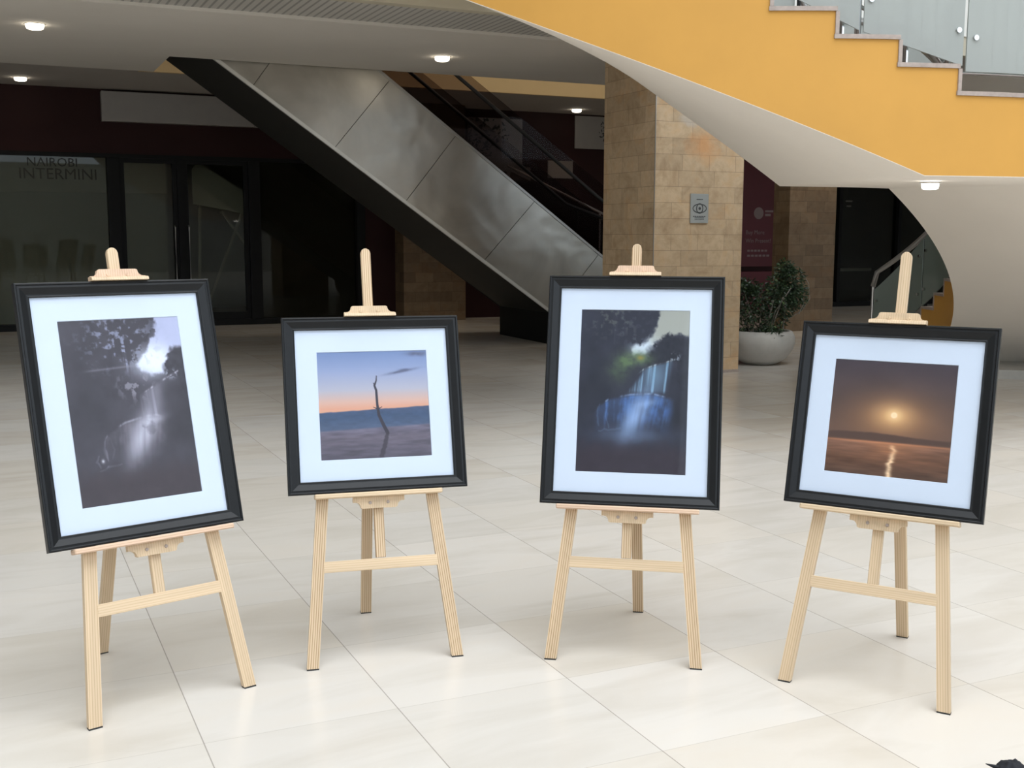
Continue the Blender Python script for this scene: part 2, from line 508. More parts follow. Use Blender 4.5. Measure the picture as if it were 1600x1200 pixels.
struct(bobj('trim_1', bx(2.05, 14.0, 16.82, 16.9, ZI, 4.8), M['cream']), 'cream edge of the escalator opening', 'trim')
struct(bobj('ceiling_ribbed', bx(SL, SR, 9.98, 10.88, ZS + 0.0, 4.8), M['slats']), 'ribbed metal ceiling strip along the slab edge', 'ceiling')
struct(bobj('trim_2', bx(SL, SR, 9.86, 9.98, ZS - 0.015, 3.74), M['cream_shade']), 'shade-darkened cream lower edge of the upper floor slab', 'trim')  # darker cream paints in the shade on the fascia's lower part
struct(bobj('trim_3', bx(SL, SR, 9.84, 9.98, 3.74, 4.8), M['upper']), 'white upper floor fascia', 'trim')

# ------------------------------------------------------------------ shopfront
sf = bempty('shopfront', 2.0, 19.15)
tag(sf, 'black framed glass shopfront below the maroon wall on the left', 'shopfront')
def SFo(bm): return off(bm, 2.0, 19.15)
f = bmesh.new()
bx(SL, 6.0, 19.12, 19.28, 0, 0.10, f); bx(SL, 6.0, 19.12, 19.28, 2.70, 2.76, f)
obj('sill', SFo(f), M['dark'], sf)
for a, b in ((-3.2, -3.0), (1.79, 1.98), (4.0, 4.19), (5.85, 6.0)):
    obj('mullion', SFo(bx(a, b, 19.08, 19.28, 0.1, 2.70, bev=0.006)), M['dark'], sf)
obj('mullion', SFo(bx(2.86, 2.96, 19.10, 19.28, 0.1, 2.70)), M['dark'], sf)
for a, b in ((-3.0, 1.79), (4.19, 5.85)):
    obj('glass_pane', SFo(bx(a, b, 19.19, 19.20, 0.1, 2.70)), M['pane'], sf)
for a, b, hx in ((1.98, 2.86, 2.80), (2.96, 4.0, 3.02)):
    fr = bmesh.new()
    bx(a, a + .07, 19.14, 19.22, 0.1, 2.70, fr); bx(b - .07, b, 19.14, 19.22, 0.1, 2.70, fr)
    bx(a + .07, b - .07, 19.14, 19.22, 2.63, 2.70, fr); bx(a + .07, b - .07, 19.14, 19.22, 0.1, 0.22, fr)
    d = obj('door', SFo(fr), M['dark'], sf)
    obj('glass_pane', SFo(bx(a + .07, b - .07, 19.175, 19.185, 0.22, 2.63)), M['pane'], d)
    obj('door_handle', SFo(tube([(hx, 19.14, 0.62), (hx, 19.08, 0.64), (hx, 19.08, 1.62), (hx, 19.14, 1.64)], 0.012)), M['trim'], d)
# faint letters on the left pane imitating a sign's reflection
t = bmesh.new()
merge(t, xf(text_mesh('NAIROBI', 0.19), Matrix.Translation((1.0, 19.17, 2.60)) @ WALLROT))
merge(t, xf(text_mesh('INTERMINI', 0.24), Matrix.Translation((1.08, 19.17, 2.42)) @ WALLROT))
obj('lettering', SFo(t), M['faint'], sf)
# panels behind the left shop glass, some imitating reflections in it
tag(bobj('reflection_band', bx(SL, 2.9, 20.6, 20.9, 2.20, 3.3), M['shopband']), 'pale panel imitating the building opposite reflected in the left shop windows', 'panel')  # added panel in place of a reflection in the window glass
tag(bobj('partition', bx(SL, 2.9, 20.75, 20.9, 0, 2.20), M['shopwall']), 'grey partition inside the dark shop behind the left windows', 'partition')
tb = bempty('reflection_shape', 3.7, 20.2)  # added panel and bars imitating the stair's reflection in the pane
tag(tb, 'pale slanted panel and crossed bars imitating a reflection in the third shop pane', 'reflection shape')
def beam(p, q, w, h):
    p = Vector(p); q = Vector(q); d = q - p; L = d.length
    n = bx(-w / 2, w / 2, -h / 2, h / 2, 0, L)
    return xf(n, Matrix.Translation(p) @ d.to_track_quat('Z', 'Y').to_matrix().to_4x4())
obj('slanted_panel', off(prism([(3.25, 2.60), (3.35, 2.72), (4.45, 2.05), (4.45, 1.86), (4.2, 1.84), (3.9, 1.90), (3.25, 2.02)], 20.05, 20.09, lambda u, v, w: (u, w, v)), 3.7, 20.2), M['shopband'], tb)
obj('leg', off(beam((4.1, 20.15, 1.9), (3.35, 20.15, 0.0), 0.06, 0.04), 3.7, 20.2), M['shopband'], tb)  # these bars are part of the imitated reflection
obj('leg', off(beam((3.75, 20.22, 1.9), (4.45, 20.22, 0.9), 0.06, 0.04), 3.7, 20.2), M['shopband'], tb)
obj('leg', off(beam((3.4, 20.3, 2.0), (3.33, 20.3, 0.0), 0.10, 0.04), 3.7, 20.2), M['shopband'], tb)
# dark solid front between shop and pillar
tag(bobj('shutter', bx(4.19, 6.55, 19.24, 19.30, 0.1, 2.70), M['shutter']), 'closed dark shutter behind the shopfront below the escalator', 'shutter')
# right-hand dark shop
sf2 = bempty('shopfront', 18.0, 19.15)
tag(sf2, 'dark glass shopfront seen between the rear stone column and the curved stair', 'shopfront')
f = bmesh.new()
bx(15.0, 22.0, 19.12, 19.28, 0, 0.10, f); bx(15.0, 22.0, 19.12, 19.28, 2.66, 2.76, f)
obj('sill', off(f, 18, 19.15), M['dark'], sf2)
for a in (15.0, 16.45, 18.1, 20.0):
    obj('mullion', off(bx(a, a + .08, 19.10, 19.28, 0.1, 2.66), 18, 19.15), M['dark'], sf2)
for a, b in ((15.08, 16.45), (16.53, 18.1), (18.18, 20.0), (20.08, 22.0)):
    obj('glass_pane', off(bx(a, b, 19.19, 19.20, 0.1, 2.66), 18, 19.15), M['pane'], sf2)
tag(bobj('partition', bx(14.5, 22.0, 20.9, 21.0, 0, 3.6), M['darkwall']), 'black partition inside the dark shop on the right', 'partition')
ct = bempty('counter', 17.0, 20.3)
tag(ct, 'low dark counter with pale top inside the right shop', 'counter')
obj('body', off(bx(16.0, 18.2, 20.1, 20.6, 0, 0.72), 17, 20.3), M['darkwall'], ct)
obj('worktop', off(bx(15.95, 18.25, 20.05, 20.65, 0.72, 0.78), 17, 20.3), M['greysign'], ct)
sg = bempty('hanging_sign', 17.3, 19.8, 2.2)
tag(sg, 'small round black sign with pale marks hung in the right shop window', 'sign')
obj('disc', cyl((0, 0, 0), (0, 0.03, 0), 0.16, 24), M['darkwall'], sg)
t = bmesh.new(); bx(-.09, .09, -.012, -.001, .05, .08, t); bx(-.06, .06, -.012, -.001, -.06, -.03, t)
obj('lettering', t, M['greysign'], sg)
obj('cord', cyl((0, 0.015, 0.16), (0, 0.015, 1.55), 0.006, 6), M['dark'], sg)

# sign box over the shop
sb = bempty('sign_box', 3.1, 19.1, 3.48)
tag(sb, 'long blank pale sign box on the maroon wall above the left shop', 'sign')
obj('panel', bx(-1.36, 1.0, -0.10, 0.05, -0.23, 0.23, bev=0.012), M['greysign'], sb)
obj('end_panel', bx(1.005, 1.35, -0.10, 0.05, -0.23, 0.23, bev=0.012), M['greysign'], sb)
# wall posters behind the escalator
def poster(s0, s1, z0, z1, label, sprigs, seed):
    rnd = random.Random(seed)
    p = bempty('poster', (s0 + s1) / 2, 19.13, (z0 + z1) / 2)
    tag(p, label, 'poster')
    w, h = (s1 - s0) / 2, (z1 - z0) / 2
    obj('sheet', bx(-w, w, 0, 0.02, -h, h), M['greysign'], p)
    if sprigs:
        bm = bmesh.new()
        for bxc, bz, n, sp in sprigs:
            for i in range(n):
                a = rnd.uniform(0, 2 * PI); r = sp * math.sqrt(rnd.random())
                cx = max(-w + .03, min(w - .03, bxc * w + r * math.cos(a))); cz = max(-h + .03, min(h - .03, bz * h + r * 1.4 * math.sin(a)))
                l = rnd.uniform(.02, .05); th = rnd.uniform(0, PI)
                dx, dz = math.cos(th) * l, math.sin(th) * l
                q = [(cx - dx, -.002, cz - dz), (cx + dz * .4, -.002, cz - dx * .4), (cx + dx, -.002, cz + dz), (cx - dz * .4, -.002, cz + dx * .4)]
                q = [(min(w, max(-w, x)), y, min(h, max(-h, z))) for x, y, z in q]
                vs = [bm.verts.new(v) for v in q]; bm.faces.new(vs)
        obj('leaf_print', bm, M['ink'], p)
poster(7.95, 9.03, 2.66, 3.6, 'grey poster with a black leafy print behind the escalator glass', [(-.7, .3, 60, .28), (-.2, .5, 40, .2), (-.55, -.4, 30, .22), (.2, .3, 26, .18)], 4)
poster(10.12, 10.98, 3.12, 3.72, 'pale board with a dark sprig print beside the large stone column', [(.45, .1, 24, .12), (.6, -.2, 16, .1)], 5)
poster(9.56, 10.08, 2.56, 2.88, 'small white board imitating a reflection in the escalator glass', None, 6)  # this board and the next stand in for reflections in the balustrade glass
poster(8.72, 9.2, 2.50, 2.74, 'small pale board imitating a glass reflection below the leafy poster', None, 7)

# crimson banner with lettering
bn = bempty('banner', 14.3, 19.1, 1.9)
tag(bn, 'crimson banner with pale lettering between the two stone columns', 'banner')
obj('sheet', bx(-.6, .5, -0.02, 0.03, -1.02, 1.1), M['banner'], bn)
t = bmesh.new()
merge(t, xf(text_mesh('Buy More', 0.118, align='LEFT'), Matrix.Translation((-.27, -.024, -.33)) @ WALLROT))
merge(t, xf(text_mesh('Win Present!', 0.118, align='LEFT'), Matrix.Translation((-.27, -.024, -.50)) @ WALLROT))
for i, (w, z) in enumerate(((.52, -.70), (.58, -.80))):
    for j in range(6): bx(-.22 + j * w / 6, -.22 + (j + .72) * w / 6, -.026, -.021, z - .02, z + .02, t)
obj('lettering', t, M['paleink'], bn)
t = bmesh.new()
bmesh.ops.create_circle(t, cap_ends=True, segments=24, radius=0.12, matrix=Matrix.Translation((0.04, -.024, .06)) @ WALLROT)
bx(.20, .40, -.026, -.021, .08, .12, t); bx(.20, .34, -.026, -.021, 0.0, .05, t)
obj('emblem', t, M['paleink'], bn)
tag(bobj('skirting_shelf', bx(13.0, 14.99, 18.95, 19.15, 0, 0.78, bev=0.01), M['banner']), 'low crimson ledge under the banner behind the shrub', 'ledge')

# ------------------------------------------------------------------ stone columns
c1 = bempty('stone_column', 6.40, 10.305)
tag(c1, 'large honey sandstone column carrying the eye plaque, inside the curved stair', 'column')
obj('shaft', bx(0, 1.13, 0, 1.09, 0.03, ZS - .03, bev=0.004), M['stone'], c1)
obj('corner_bead', bx(-0.004, 0.004, -0.004, 0.004, 0.03, ZS - .03), M['trim'], c1)
obj('base_strip', bx(-0.004, 1.134, -0.004, 1.094, 0, 0.03), M['tread'], c1)
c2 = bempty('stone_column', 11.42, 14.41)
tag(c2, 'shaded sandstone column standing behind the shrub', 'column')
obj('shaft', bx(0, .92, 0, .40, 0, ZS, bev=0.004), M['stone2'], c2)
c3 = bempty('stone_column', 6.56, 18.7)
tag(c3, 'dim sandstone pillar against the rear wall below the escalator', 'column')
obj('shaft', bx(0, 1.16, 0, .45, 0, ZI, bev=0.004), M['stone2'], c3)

pq = bempty('plaque', 6.955, 10.29, 1.79)
tag(pq, 'grey metal plaque with an eye symbol on the large stone column', 'plaque')
obj('plate', bx(-.113, .113, -0.006, 0.012, -.155, .155, bev=0.004), M['plaque'], pq)
t = bmesh.new()
def arcstrip(bm, fn, n, w, y=-.0075):
    pts = [Vector((*fn(i / n), 0)) for i in range(n + 1)]
    for i in range(n):
        a, b = pts[i], pts[i + 1]; d = (b - a).normalized(); nn = Vector((-d.y, d.x, 0)) * w / 2
        q = [a - nn, b - nn, b + nn, a + nn]
        bm.faces.new([bm.verts.new((v.x, y, v.y)) for v in q])
arcstrip(t, lambda u: (.085 * math.cos(PI * u), .045 * math.sin(PI * u)), 20, .011)
arcstrip(t, lambda u: (.085 * math.cos(PI * u), -.045 * math.sin(PI * u)), 20, .011)
arcstrip(t, lambda u: (.04 * math.cos(2 * PI * u), .05 * math.sin(2 * PI * u)), 28, .012)
for i in range(1):
    bmesh.ops.create_circle(t, cap_ends=True, segments=16, radius=0.016, matrix=Matrix.Translation((0, -.0078, 0)) @ WALLROT)
for z, w in ((-.085, .16), (-.1, .12), (-.115, .12), (.095, .08)):
    for j in range(7): bx(-w / 2 + j * w / 7, -w / 2 + (j + .75) * w / 7, -.008, -.0065, z - .004, z + .004, t)
obj('eye_symbol', t, M['ink'], pq)

# ------------------------------------------------------------------ escalator
TN, TFR = 14.0, 15.75
es = bempty('escalator', 8.8, 14.9)
tag(es, 'stainless steel clad escalator descending to the right in front of the dark shops', 'escalator')
def EO(bm): return off(bm, 8.8, 14.9)
zl = lambda s: 3.57 - 0.697 * (s - 2.55)
zu = lambda s: 3.55 - 0.722 * (s - 4.6)
ST0 = 1.2
def side(t0, t1, name, mat, seams):
    # cladding sheets cut by seams leaning at right angles to the slope
    cuts = [(1.6, 1.2)] + seams + [(9.0, 8.6)]
    bm = bmesh.new()
    g = 0.003
    for (u0, l0), (u1, l1) in zip(cuts[:-1], cuts[1:]):
        q = [(u0 + g, zu(u0 + g)), (u1 - g, zu(u1 - g) if u1 < 8.9 else 0.9), (l1 - g, max(0.02, zl(l1 - g) + 0.035)), (l0 + g, zl(l0 + g) + 0.035)]
        if u1 > 8.9: q = [q[0], (8.3, zu(8.3)), (9.0, 0.88), (9.75, 0.88), (9.75, 0.02), (7.66, 0.02), q[3]]
        q = [(a, min(b, 6.0)) for a, b in q]
        merge(bm, prism(q, t0, t1, lambda u, v, w: (u, w, v)))
    return obj(name, EO(bm), mat, es)
seams = [(3.7, 3.02), (4.75, 4.02), (5.65, 4.95), (6.8, 6.05), (7.8, 7.1)]
side(TN, TN + 0.02, 'side_cladding', M['steel'], seams)
side(TFR - 0.02, TFR, 'side_cladding', M['steel'], seams)
bk = [(1.3, min(6, zu(1.3))), (8.3, zu(8.3) - .01), (9.0, 0.87), (9.74, 0.87), (9.74, 0.03), (7.6, 0.03), (1.3, zl(1.3) + 0.05)]
obj('truss_panel', EO(prism(bk, TN + .022, TN + .032, lambda u, v, w: (u, w, v))), M['dark'], es)
obj('truss_panel', EO(prism(bk, TFR - .032, TFR - .022, lambda u, v, w: (u, w, v))), M['dark'], es)
# lower trim strip and the dark underside
lo = [(1.2, zl(1.2) + .045), (7.62, zl(7.62) + .045), (7.62, zl(7.62) - .005), (1.2, zl(1.2) - .005)]
obj('edge_trim', EO(prism(lo, TN - .012, TN + .03, lambda u, v, w: (u, w, v))), M['edge'], es)
un = [(1.2, zl(1.2) + .03), (7.62, zl(7.62) + .03), (7.62, zl(7.62)), (1.2, zl(1.2))]
obj('underside', EO(prism(un, TN + .03, TFR, lambda u, v, w: (u, w, v))), M['under'], es)
up = [(1.6, zu(1.6) + .03), (8.3, zu(8.3) + .03), (9.0, .91), (9.77, .91), (9.77, .87), (9.0, .87), (8.3, zu(8.3) - .01), (1.6, zu(1.6) - .01)]
for t0 in (TN - .01, TFR - .13):
    obj('deck', EO(prism(up, t0, t0 + .14, lambda u, v, w: (u, w, v))), M['trim'], es)
# steps between the balustrades
st = bmesh.new()
for i in range(22):
    s0 = 1.9 + i * 0.30; z = zu(s0) - 0.35
    if s0 > 8.6: z = .35
    bx(s0, s0 + .31, TN + .2, TFR - .2, z - .22, z, st)
obj('step_band', EO(st), M['under'], es)
for tt in (TN + .06, TFR - .55):
    gl = [(1.8, zu(1.8) + .03), (8.3, zu(8.3) + .03), (9.0, .91), (9.5, .91), (9.75, 1.2), (9.7, 1.5), (9.45, 1.66), (9.1, 1.68), (8.5, 1.78), (1.8, zu(1.8) + .78)]
    obj('balustrade_glass', EO(prism(gl, tt - .005, tt + .005, lambda u, v, w: (u, w, v))), M['bal'], es)
    hr = [(1.8, tt, zu(1.8) + .80), (5.0, tt, zu(5.0) + .80), (7.9, tt, zu(7.9) + .80), (8.6, tt, 1.74), (9.1, tt, 1.70), (9.4, tt, 1.69), (9.7, tt, 1.58), (9.82, tt, 1.38), (9.8, tt, 1.15), (9.65, tt, .98), (9.5, tt, .93)]
    obj('handrail', EO(tube(hr, .026, 8)), M['rubber'], es, True)
obj('base_box', EO(bx(7.05, 9.7, TN + .035, TFR - .035, 0, .44)), M['dark'], es)
obj('landing_plate', EO(bx(9.78, 10.4, TN + .05, TFR - .05, 0, .015)), M['trim'], es)

# separate railing behind the escalator
rl = bempty('glass_railing', 8.8, 17.3)
tag(rl, 'sloping steel handrail with dark glass infill behind the escalator', 'railing')
def RO(bm): return off(bm, 8.8, 17.3)
obj('handrail', RO(tube([(7.9, 17.3, 2.64), (9.72, 17.3, 1.87), (11.0, 17.3, 1.33)], .022, 8)), M['trim'], rl, True)
for s_ in (9.2, 9.65, 10.6):
    obj('post', RO(cyl((s_, 17.3, 0), (s_, 17.3, 2.64 - .423 * (s_ - 7.9)), .018, 8)), M['dark'] if s_ < 9.3 else M['trim'], rl)
obj('glass_panel', RO(prism([(7.95, 2.55), (10.95, 1.28), (10.95, .3), (7.95, .3)], 17.295, 17.305, lambda u, v, w: (u, w, v))), M['bal'], rl)

# ------------------------------------------------------------------ spiral staircase around the large column
CX, CY = 1.8694, 12.8096
RO_, RI_ = 5.3746, 2.9101
TH0, TH1 = -81.247, -58.641           # flat landing between these angles (degrees)
K1, K2 = 2.0654, 1.790
Z0 = 1.893
def zsof(th):
    if th < TH0: return Z0 + K1 * R(TH0 - th)
    if th <= TH1: return Z0
    return Z0 - K2 * R(th - TH1)
sc = empty('spiral_staircase', (CX, CY, 0), 0)
tag(sc, 'yellow curved staircase with white soffit winding round the large stone column', 'staircase')
def pol(r, th, z): return (r * math.cos(R(th)), r * math.sin(R(th)), z)
def edge_lift(r):      # the soffit is a touch higher on its inner side
    return 0.035 * (RO_ - r) / (RO_ - RI_)
# tread table: (th_start, th_end, top z)
DT = 4.474
treads = []
th_a = -87.97
z = 2.946
treads_up = []
# going up to the left
n = 0
e = th_a
zt = z
while e > -148:
    treads_up.append((e - DT, e, zt)); e -= DT; zt += 0.17
treads_up.reverse()
treads = treads_up + [(th_a, th_a + DT, 2.776), (th_a + DT, th_a + 2 * DT, 2.606)]
LAND = 2.436
th_l0 = th_a + 2 * DT
treads.append((th_l0, -57.0, LAND))
for i in range(13):
    treads.append((-57.0 + 6.4 * i, -57.0 + 6.4 * (i + 1), LAND - 0.174 * (i + 1)))
TH_MIN, TH_MAX = treads[0][0], treads[-1][1]
def breaks(a, b):
    n_ = max(1, int(round((b - a) / 1.5)))
    q = [a + (b - a) * i / n_ for i in range(n_ + 1)]
    for e_ in (TH0, TH1, 2.0):
        if a + .02 < e_ < b - .02: q.append(e_)
    return sorted(q)
def stringer(r0, r1, mat):
    bm = bmesh.new()
    for a, b, zt in treads:
        bs_ = breaks(a, b)
        for ta, tb_ in zip(bs_[:-1], bs_[1:]):
            za, zb = max(0.0, zsof(ta)), max(0.0, zsof(tb_))
            top = zt - 0.012
            def q(r, th, z): return pol(r, th, z)
            za2, zb2 = za + (edge_lift(r0) if za > 0 else 0), zb + (edge_lift(r0) if zb > 0 else 0)
            if top - max(za2, zb2) < 0.01: continue
            add_hexa(bm, [q(r0, ta, za2), q(r1, ta, za2), q(r1, tb_, zb2), q(r0, tb_, zb2), q(r0, ta, top), q(r1, ta, top), q(r1, tb_, top), q(r0, tb_, top)])
    bmesh.ops.remove_doubles(bm, verts=bm.verts[:], dist=1e-5)
    # drop internal faces shared by neighbouring segments
    seen = {}
    for f_ in bm.faces[:]:
        k_ = tuple(sorted(v.index for v in f_.verts)) if False else frozenset(f_.verts)
        seen.setdefault(k_, []).append(f_)
    kill = [f_ for fs in seen.values() if len(fs) > 1 for f_ in fs]
    bmesh.ops.delete(bm, geom=kill, context='FACES_ONLY')
    return bm
obj('outer_stringer', stringer(RO_ - 0.12, RO_, M['yellow']), M['yellow'], sc)
obj('inner_stringer', stringer(RI_, RI_ + 0.12, M['yellow']), M['yellow'], sc)
# soffit slab
bm = bmesh.new()
ths = sorted(set(round(v_, 6) for a, b, zt in treads for v_ in breaks(a, b) if v_ <= 2.0001))
rs = [RI_ + .001, RI_ + .4, (RI_ + RO_) / 2, RO_ - .4, RO_ - .001]
grid = {}
for i, th in enumerate(ths):
    for j, r in enumerate(rs):
        zz_ = max(0.0, zsof(th))
        lift = edge_lift(r) if zz_ > 0.01 else 0
        grid[i, j, 0] = bm.verts.new(pol(r, th, zz_ + lift - 0.0015))
        grid[i, j, 1] = bm.verts.new(pol(r, th, zz_ + lift + 0.16))
NI, NJ = len(ths), len(rs)
for i in range(NI - 1):
    for j in range(NJ - 1):
        bm.faces.new((grid[i, j, 0], grid[i, j + 1, 0], grid[i + 1, j + 1, 0], grid[i + 1, j, 0]))
        bm.faces.new((grid[i, j, 1], grid[i + 1, j, 1], grid[i + 1, j + 1, 1], grid[i, j + 1, 1]))
for i in range(NI - 1):
    for j in (0, NJ - 1):
        bm.faces.new((grid[i, j, 0], grid[i + 1, j, 0], grid[i + 1, j, 1], grid[i, j, 1]))
for j in range(NJ - 1):
    for i in (0, NI - 1):
        bm.faces.new((grid[i, j, 0], grid[i, j + 1, 0], grid[i, j + 1, 1], grid[i, j, 1]))
so = obj('soffit', bm, M['soffit'], sc, True)
so.data.set_sharp_from_angle(angle=R(30))
# plinth under the foot of the soffit
def sector(r0, r1, a, b, z0, z1, step=2.0):
    bm = bmesh.new(); n = max(1, int(math.ceil((b - a) / step)))
    for i in range(n):
        ta, tb_ = a + (b - a) * i / n, a + (b - a) * (i + 1) / n
        P = [pol(r0, ta, z0), pol(r1, ta, z0), pol(r1, tb_, z0), pol(r0, tb_, z0), pol(r0, ta, z1), pol(r1, ta, z1), pol(r1, tb_, z1), pol(r0, tb_, z1)]
        add_hexa(bm, P)
    bmesh.ops.remove_doubles(bm, verts=bm.verts[:], dist=1e-5)
    seen = {}
    for f_ in bm.faces[:]: seen.setdefault(frozenset(f_.verts), []).append(f_)
    bmesh.ops.delete(bm, geom=[f_ for fs in seen.values() if len(fs) > 1 for f_ in fs], context='FACES_ONLY')
    return bm
obj('plinth', sector(RI_ + .125, RO_ - .125, -14.5, 24, 0, .095), M['bowl'], sc)
for i, (a, b, zt) in enumerate(treads):
    obj('tread', sector(RI_ - .012, RO_ + .014, a - 0.15, b, zt - .028, zt), M['tread'], sc)
    # riser: the upright stone edge at the uphill end (left side for all)
    if i > 0:
        zprev = treads[i - 1][2]
        obj('riser', sector(RI_ - .010, RO_ + .012, a - .10, a + .16, zt + 0.001, zprev - .029), M['tread'], sc)
obj('riser', sector(RI_ - .010, RO_ + .012, TH_MAX - .1, TH_MAX + .15, 0, treads[-1][2] - .029), M['tread'], sc)

# balustrades: frosted panels with studs, posts and a handrail
def ztread(th):     # smooth nosing line
    if th <= th_l0: return LAND + 0.17 + (th_l0 - th) / DT * 0.17
    if th <= -57: return LAND
    return max(0.0, LAND - (th + 57) / 6.4 * 0.174)
def glass(r, a, b, za, zb, ha, hb, mat, studs=True):
    bm = bmesh.new(); n = max(2, int(abs(b - a) / 1.0))
    for i in range(n):
        f0, f1 = i / n, (i + 1) / n
        ta, tb_ = a + (b - a) * f0, a + (b - a) * f1
        l0, l1 = za + (zb - za) * f0, za + (zb - za) * f1
        h0, h1 = ha + (hb - ha) * f0, ha + (hb - ha) * f1
        add_hexa(bm, [pol(r - .006, ta, l0), pol(r + .006, ta, l0), pol(r + .006, tb_, l1), pol(r - .006, tb_, l1), pol(r - .006, ta, h0), pol(r + .006, ta, h0), pol(r + .006, tb_, h1), pol(r - .006, tb_, h1)])
    bmesh.ops.remove_doubles(bm, verts=bm.verts[:], dist=1e-5)
    seen = {}
    for f_ in bm.faces[:]: seen.setdefault(frozenset(f_.verts), []).append(f_)
    bmesh.ops.delete(bm, geom=[f_ for fs in seen.values() if len(fs) > 1 for f_ in fs], context='FACES_ONLY')
    g = obj('glass_panel', bm, mat, sc)
    if studs:
        for ft in (0.06, 0.94):
            th = a + (b - a) * ft
            lo_, hi_ = za + (zb - za) * ft, ha + (hb - ha) * ft
            for hf in (0.22, 0.78):
                zz_ = lo_ + (hi_ - lo_) * hf
                obj('stud', cyl(pol(r - .03, th, zz_), pol(r + .02, th, zz_), .018, 12), M['chrome'], g)
    return g
RG = RO_ - 0.16
# outer balustrade joints: (angle, lower z, upper z)
J = [(-130, 4.55, 5.45), (-119, 4.13, 5.03), (-108, 3.71, 4.62), (-96.5, 3.28, 4.2), (-85.55, 2.83, 3.80)]
for (a, l0, h0), (b, l1, h1) in zip(J[:-1], J[1:]):
    glass(RG, a + .1, b - .25, l0, l1, h0, h1, M['frost'])
glass(RG, -85.45, -77.75, 2.82, 2.62, 3.80, 3.6, M['frost'])
glass(RG, -77.45, -66.5, 2.585, 2.585, 3.58, 3.58, M['frost'])
glass(RG, -66.2, -57.0, 2.585, 2.585, 3.58, 3.58, M['frost'])
b0 = -57.0
for i in range(7):
    glass(RG, b0 + .15, b0 + 11.5, ztread(b0) + .08, ztread(b0 + 11.6) + .08, ztread(b0) + .95, ztread(b0 + 11.6) + .95, M['frost'])
    b0 += 11.7
# posts stand on the treads just inside the glass
def tread_at(th):
    for a, b, z_ in treads:
        if a <= th < b: return z_
    return 0
for th in (-119, -108, -96.5, -86.8, -85.55, -81.9, -78.5, -77.6, -66.35, -57):
    for dr in (0.0, 0.045):
        zb_ = tread_at(th)
        obj('post', xf(bx(-.02, .02, -.006, .006, zb_, zb_ + .98), Matrix.Translation(pol(RG - .055 - dr, th, 0)) @ Matrix.Rotation(R(th), 4, 'Z')), M['chrome'], sc)
hr = [pol(RG - .06, th, ztread(th) + 1.0) for th in np.arange(-148, 26, 2.0)]
obj('handrail', tube(hr, .025, 8), M['chrome'], sc, True)
hr = [pol(RG - .12, th, ztread(th) + .16) for th in np.arange(-148, 26, 2.0)]
obj('lower_rail', tube(hr, .014, 6), M['chrome'], sc, True)
# inner balustrade (seen at the foot of the lower flight and over the upper steps)
RIG = RI_ + 0.07
ij = [27.3, 9.6, -8, -26, -44, -62, -80, -98, -116]
for k, (b, a) in enumerate(zip(ij[:-1], ij[1:])):
    zb_, za_ = ztread(b), ztread(a)
    if k == 0: zb_ = -0.02
    glass(RIG, a + .3, b - .3, za_ + .06, max(.05, zb_ + .06), za_ + .86, zb_ + .86, M['low'] if k < 3 else M['frost'])
for th in ij[1:]:
    zb_ = tread_at(th)
    obj('post', xf(bx(-.02, .02, -.008, .008, zb_, ztread(th) + .9), Matrix.Translation(pol(RIG + .05, th, 0)) @ Matrix.Rotation(R(th), 4, 'Z')), M['dark'], sc)
obj('newel_post', cyl(pol(RIG, 27.6, 0), pol(RIG, 27.6, .89), .02, 10), M['chrome'], sc)
hr = [pol(RIG, 27.6, .88)] + [pol(RIG, th, ztread(th) + .89) for th in np.arange(26.5, -118, -2.0)]
obj('handrail', tube(hr, .03, 8), M['trim'], sc, True)

# ------------------------------------------------------------------ downlights
GL = 'recessed ceiling downlights'
def downlight(s_, t_, z_, label, r=0.085, mat='lamp', power=12.0, world_xy=None, spot=True):
    if world_xy: o = empty('downlight', (world_xy[0], world_xy[1], z_), 0)
    else: o = bempty('downlight', s_, t_, z_)
    tag(o, label, 'light', GL)
    ring = lathe([(r, -.002), (r + .012, -.006), (r + .018, 0.0), (r, 0.0)], 28)
    obj('trim_ring', ring, M['white'], o, True)
    obj('lens', xf(lathe([(0, -.05), (r * .7, -.048), (r * .92, -.04), (r, -.022), (r, 0.0)], 28), Matrix.Translation((0, 0, -.001))), M[mat], o, True)
    if spot:
        ld = bpy.data.lights.new('downlight_beam', 'SPOT'); ld.energy = power; ld.color = (1.0, 0.80, 0.55)
        ld.spot_size = R(110); ld.spot_blend = 0.8; ld.shadow_soft_size = 0.06
        lo_ = bpy.data.objects.new('downlight_beam', ld); COL.objects.link(lo_); lo_.parent = o; lo_.location = (0, 0, -.07)
downlight(0.55, 12.43, ZS, 'downlight nearest the top left corner of the ceiling')
downlight(4.92, 12.61, ZS, 'downlight in the ceiling above the escalator')
downlight(0.58, 18.28, ZI, 'downlight in front of the maroon wall, above the left shop')
downlight(9.79, 18.45, ZI, 'downlight over the posters beside the large stone column')
downlight(11.85, 14.02, ZS, 'downlight shining down the rear stone column', power=60)
downlight(0, 0, Z0 - .003, 'white downlight in the soffit at the corner of the yellow landing', r=.062, mat='lampcool', power=3, world_xy=(3.07, 8.44))

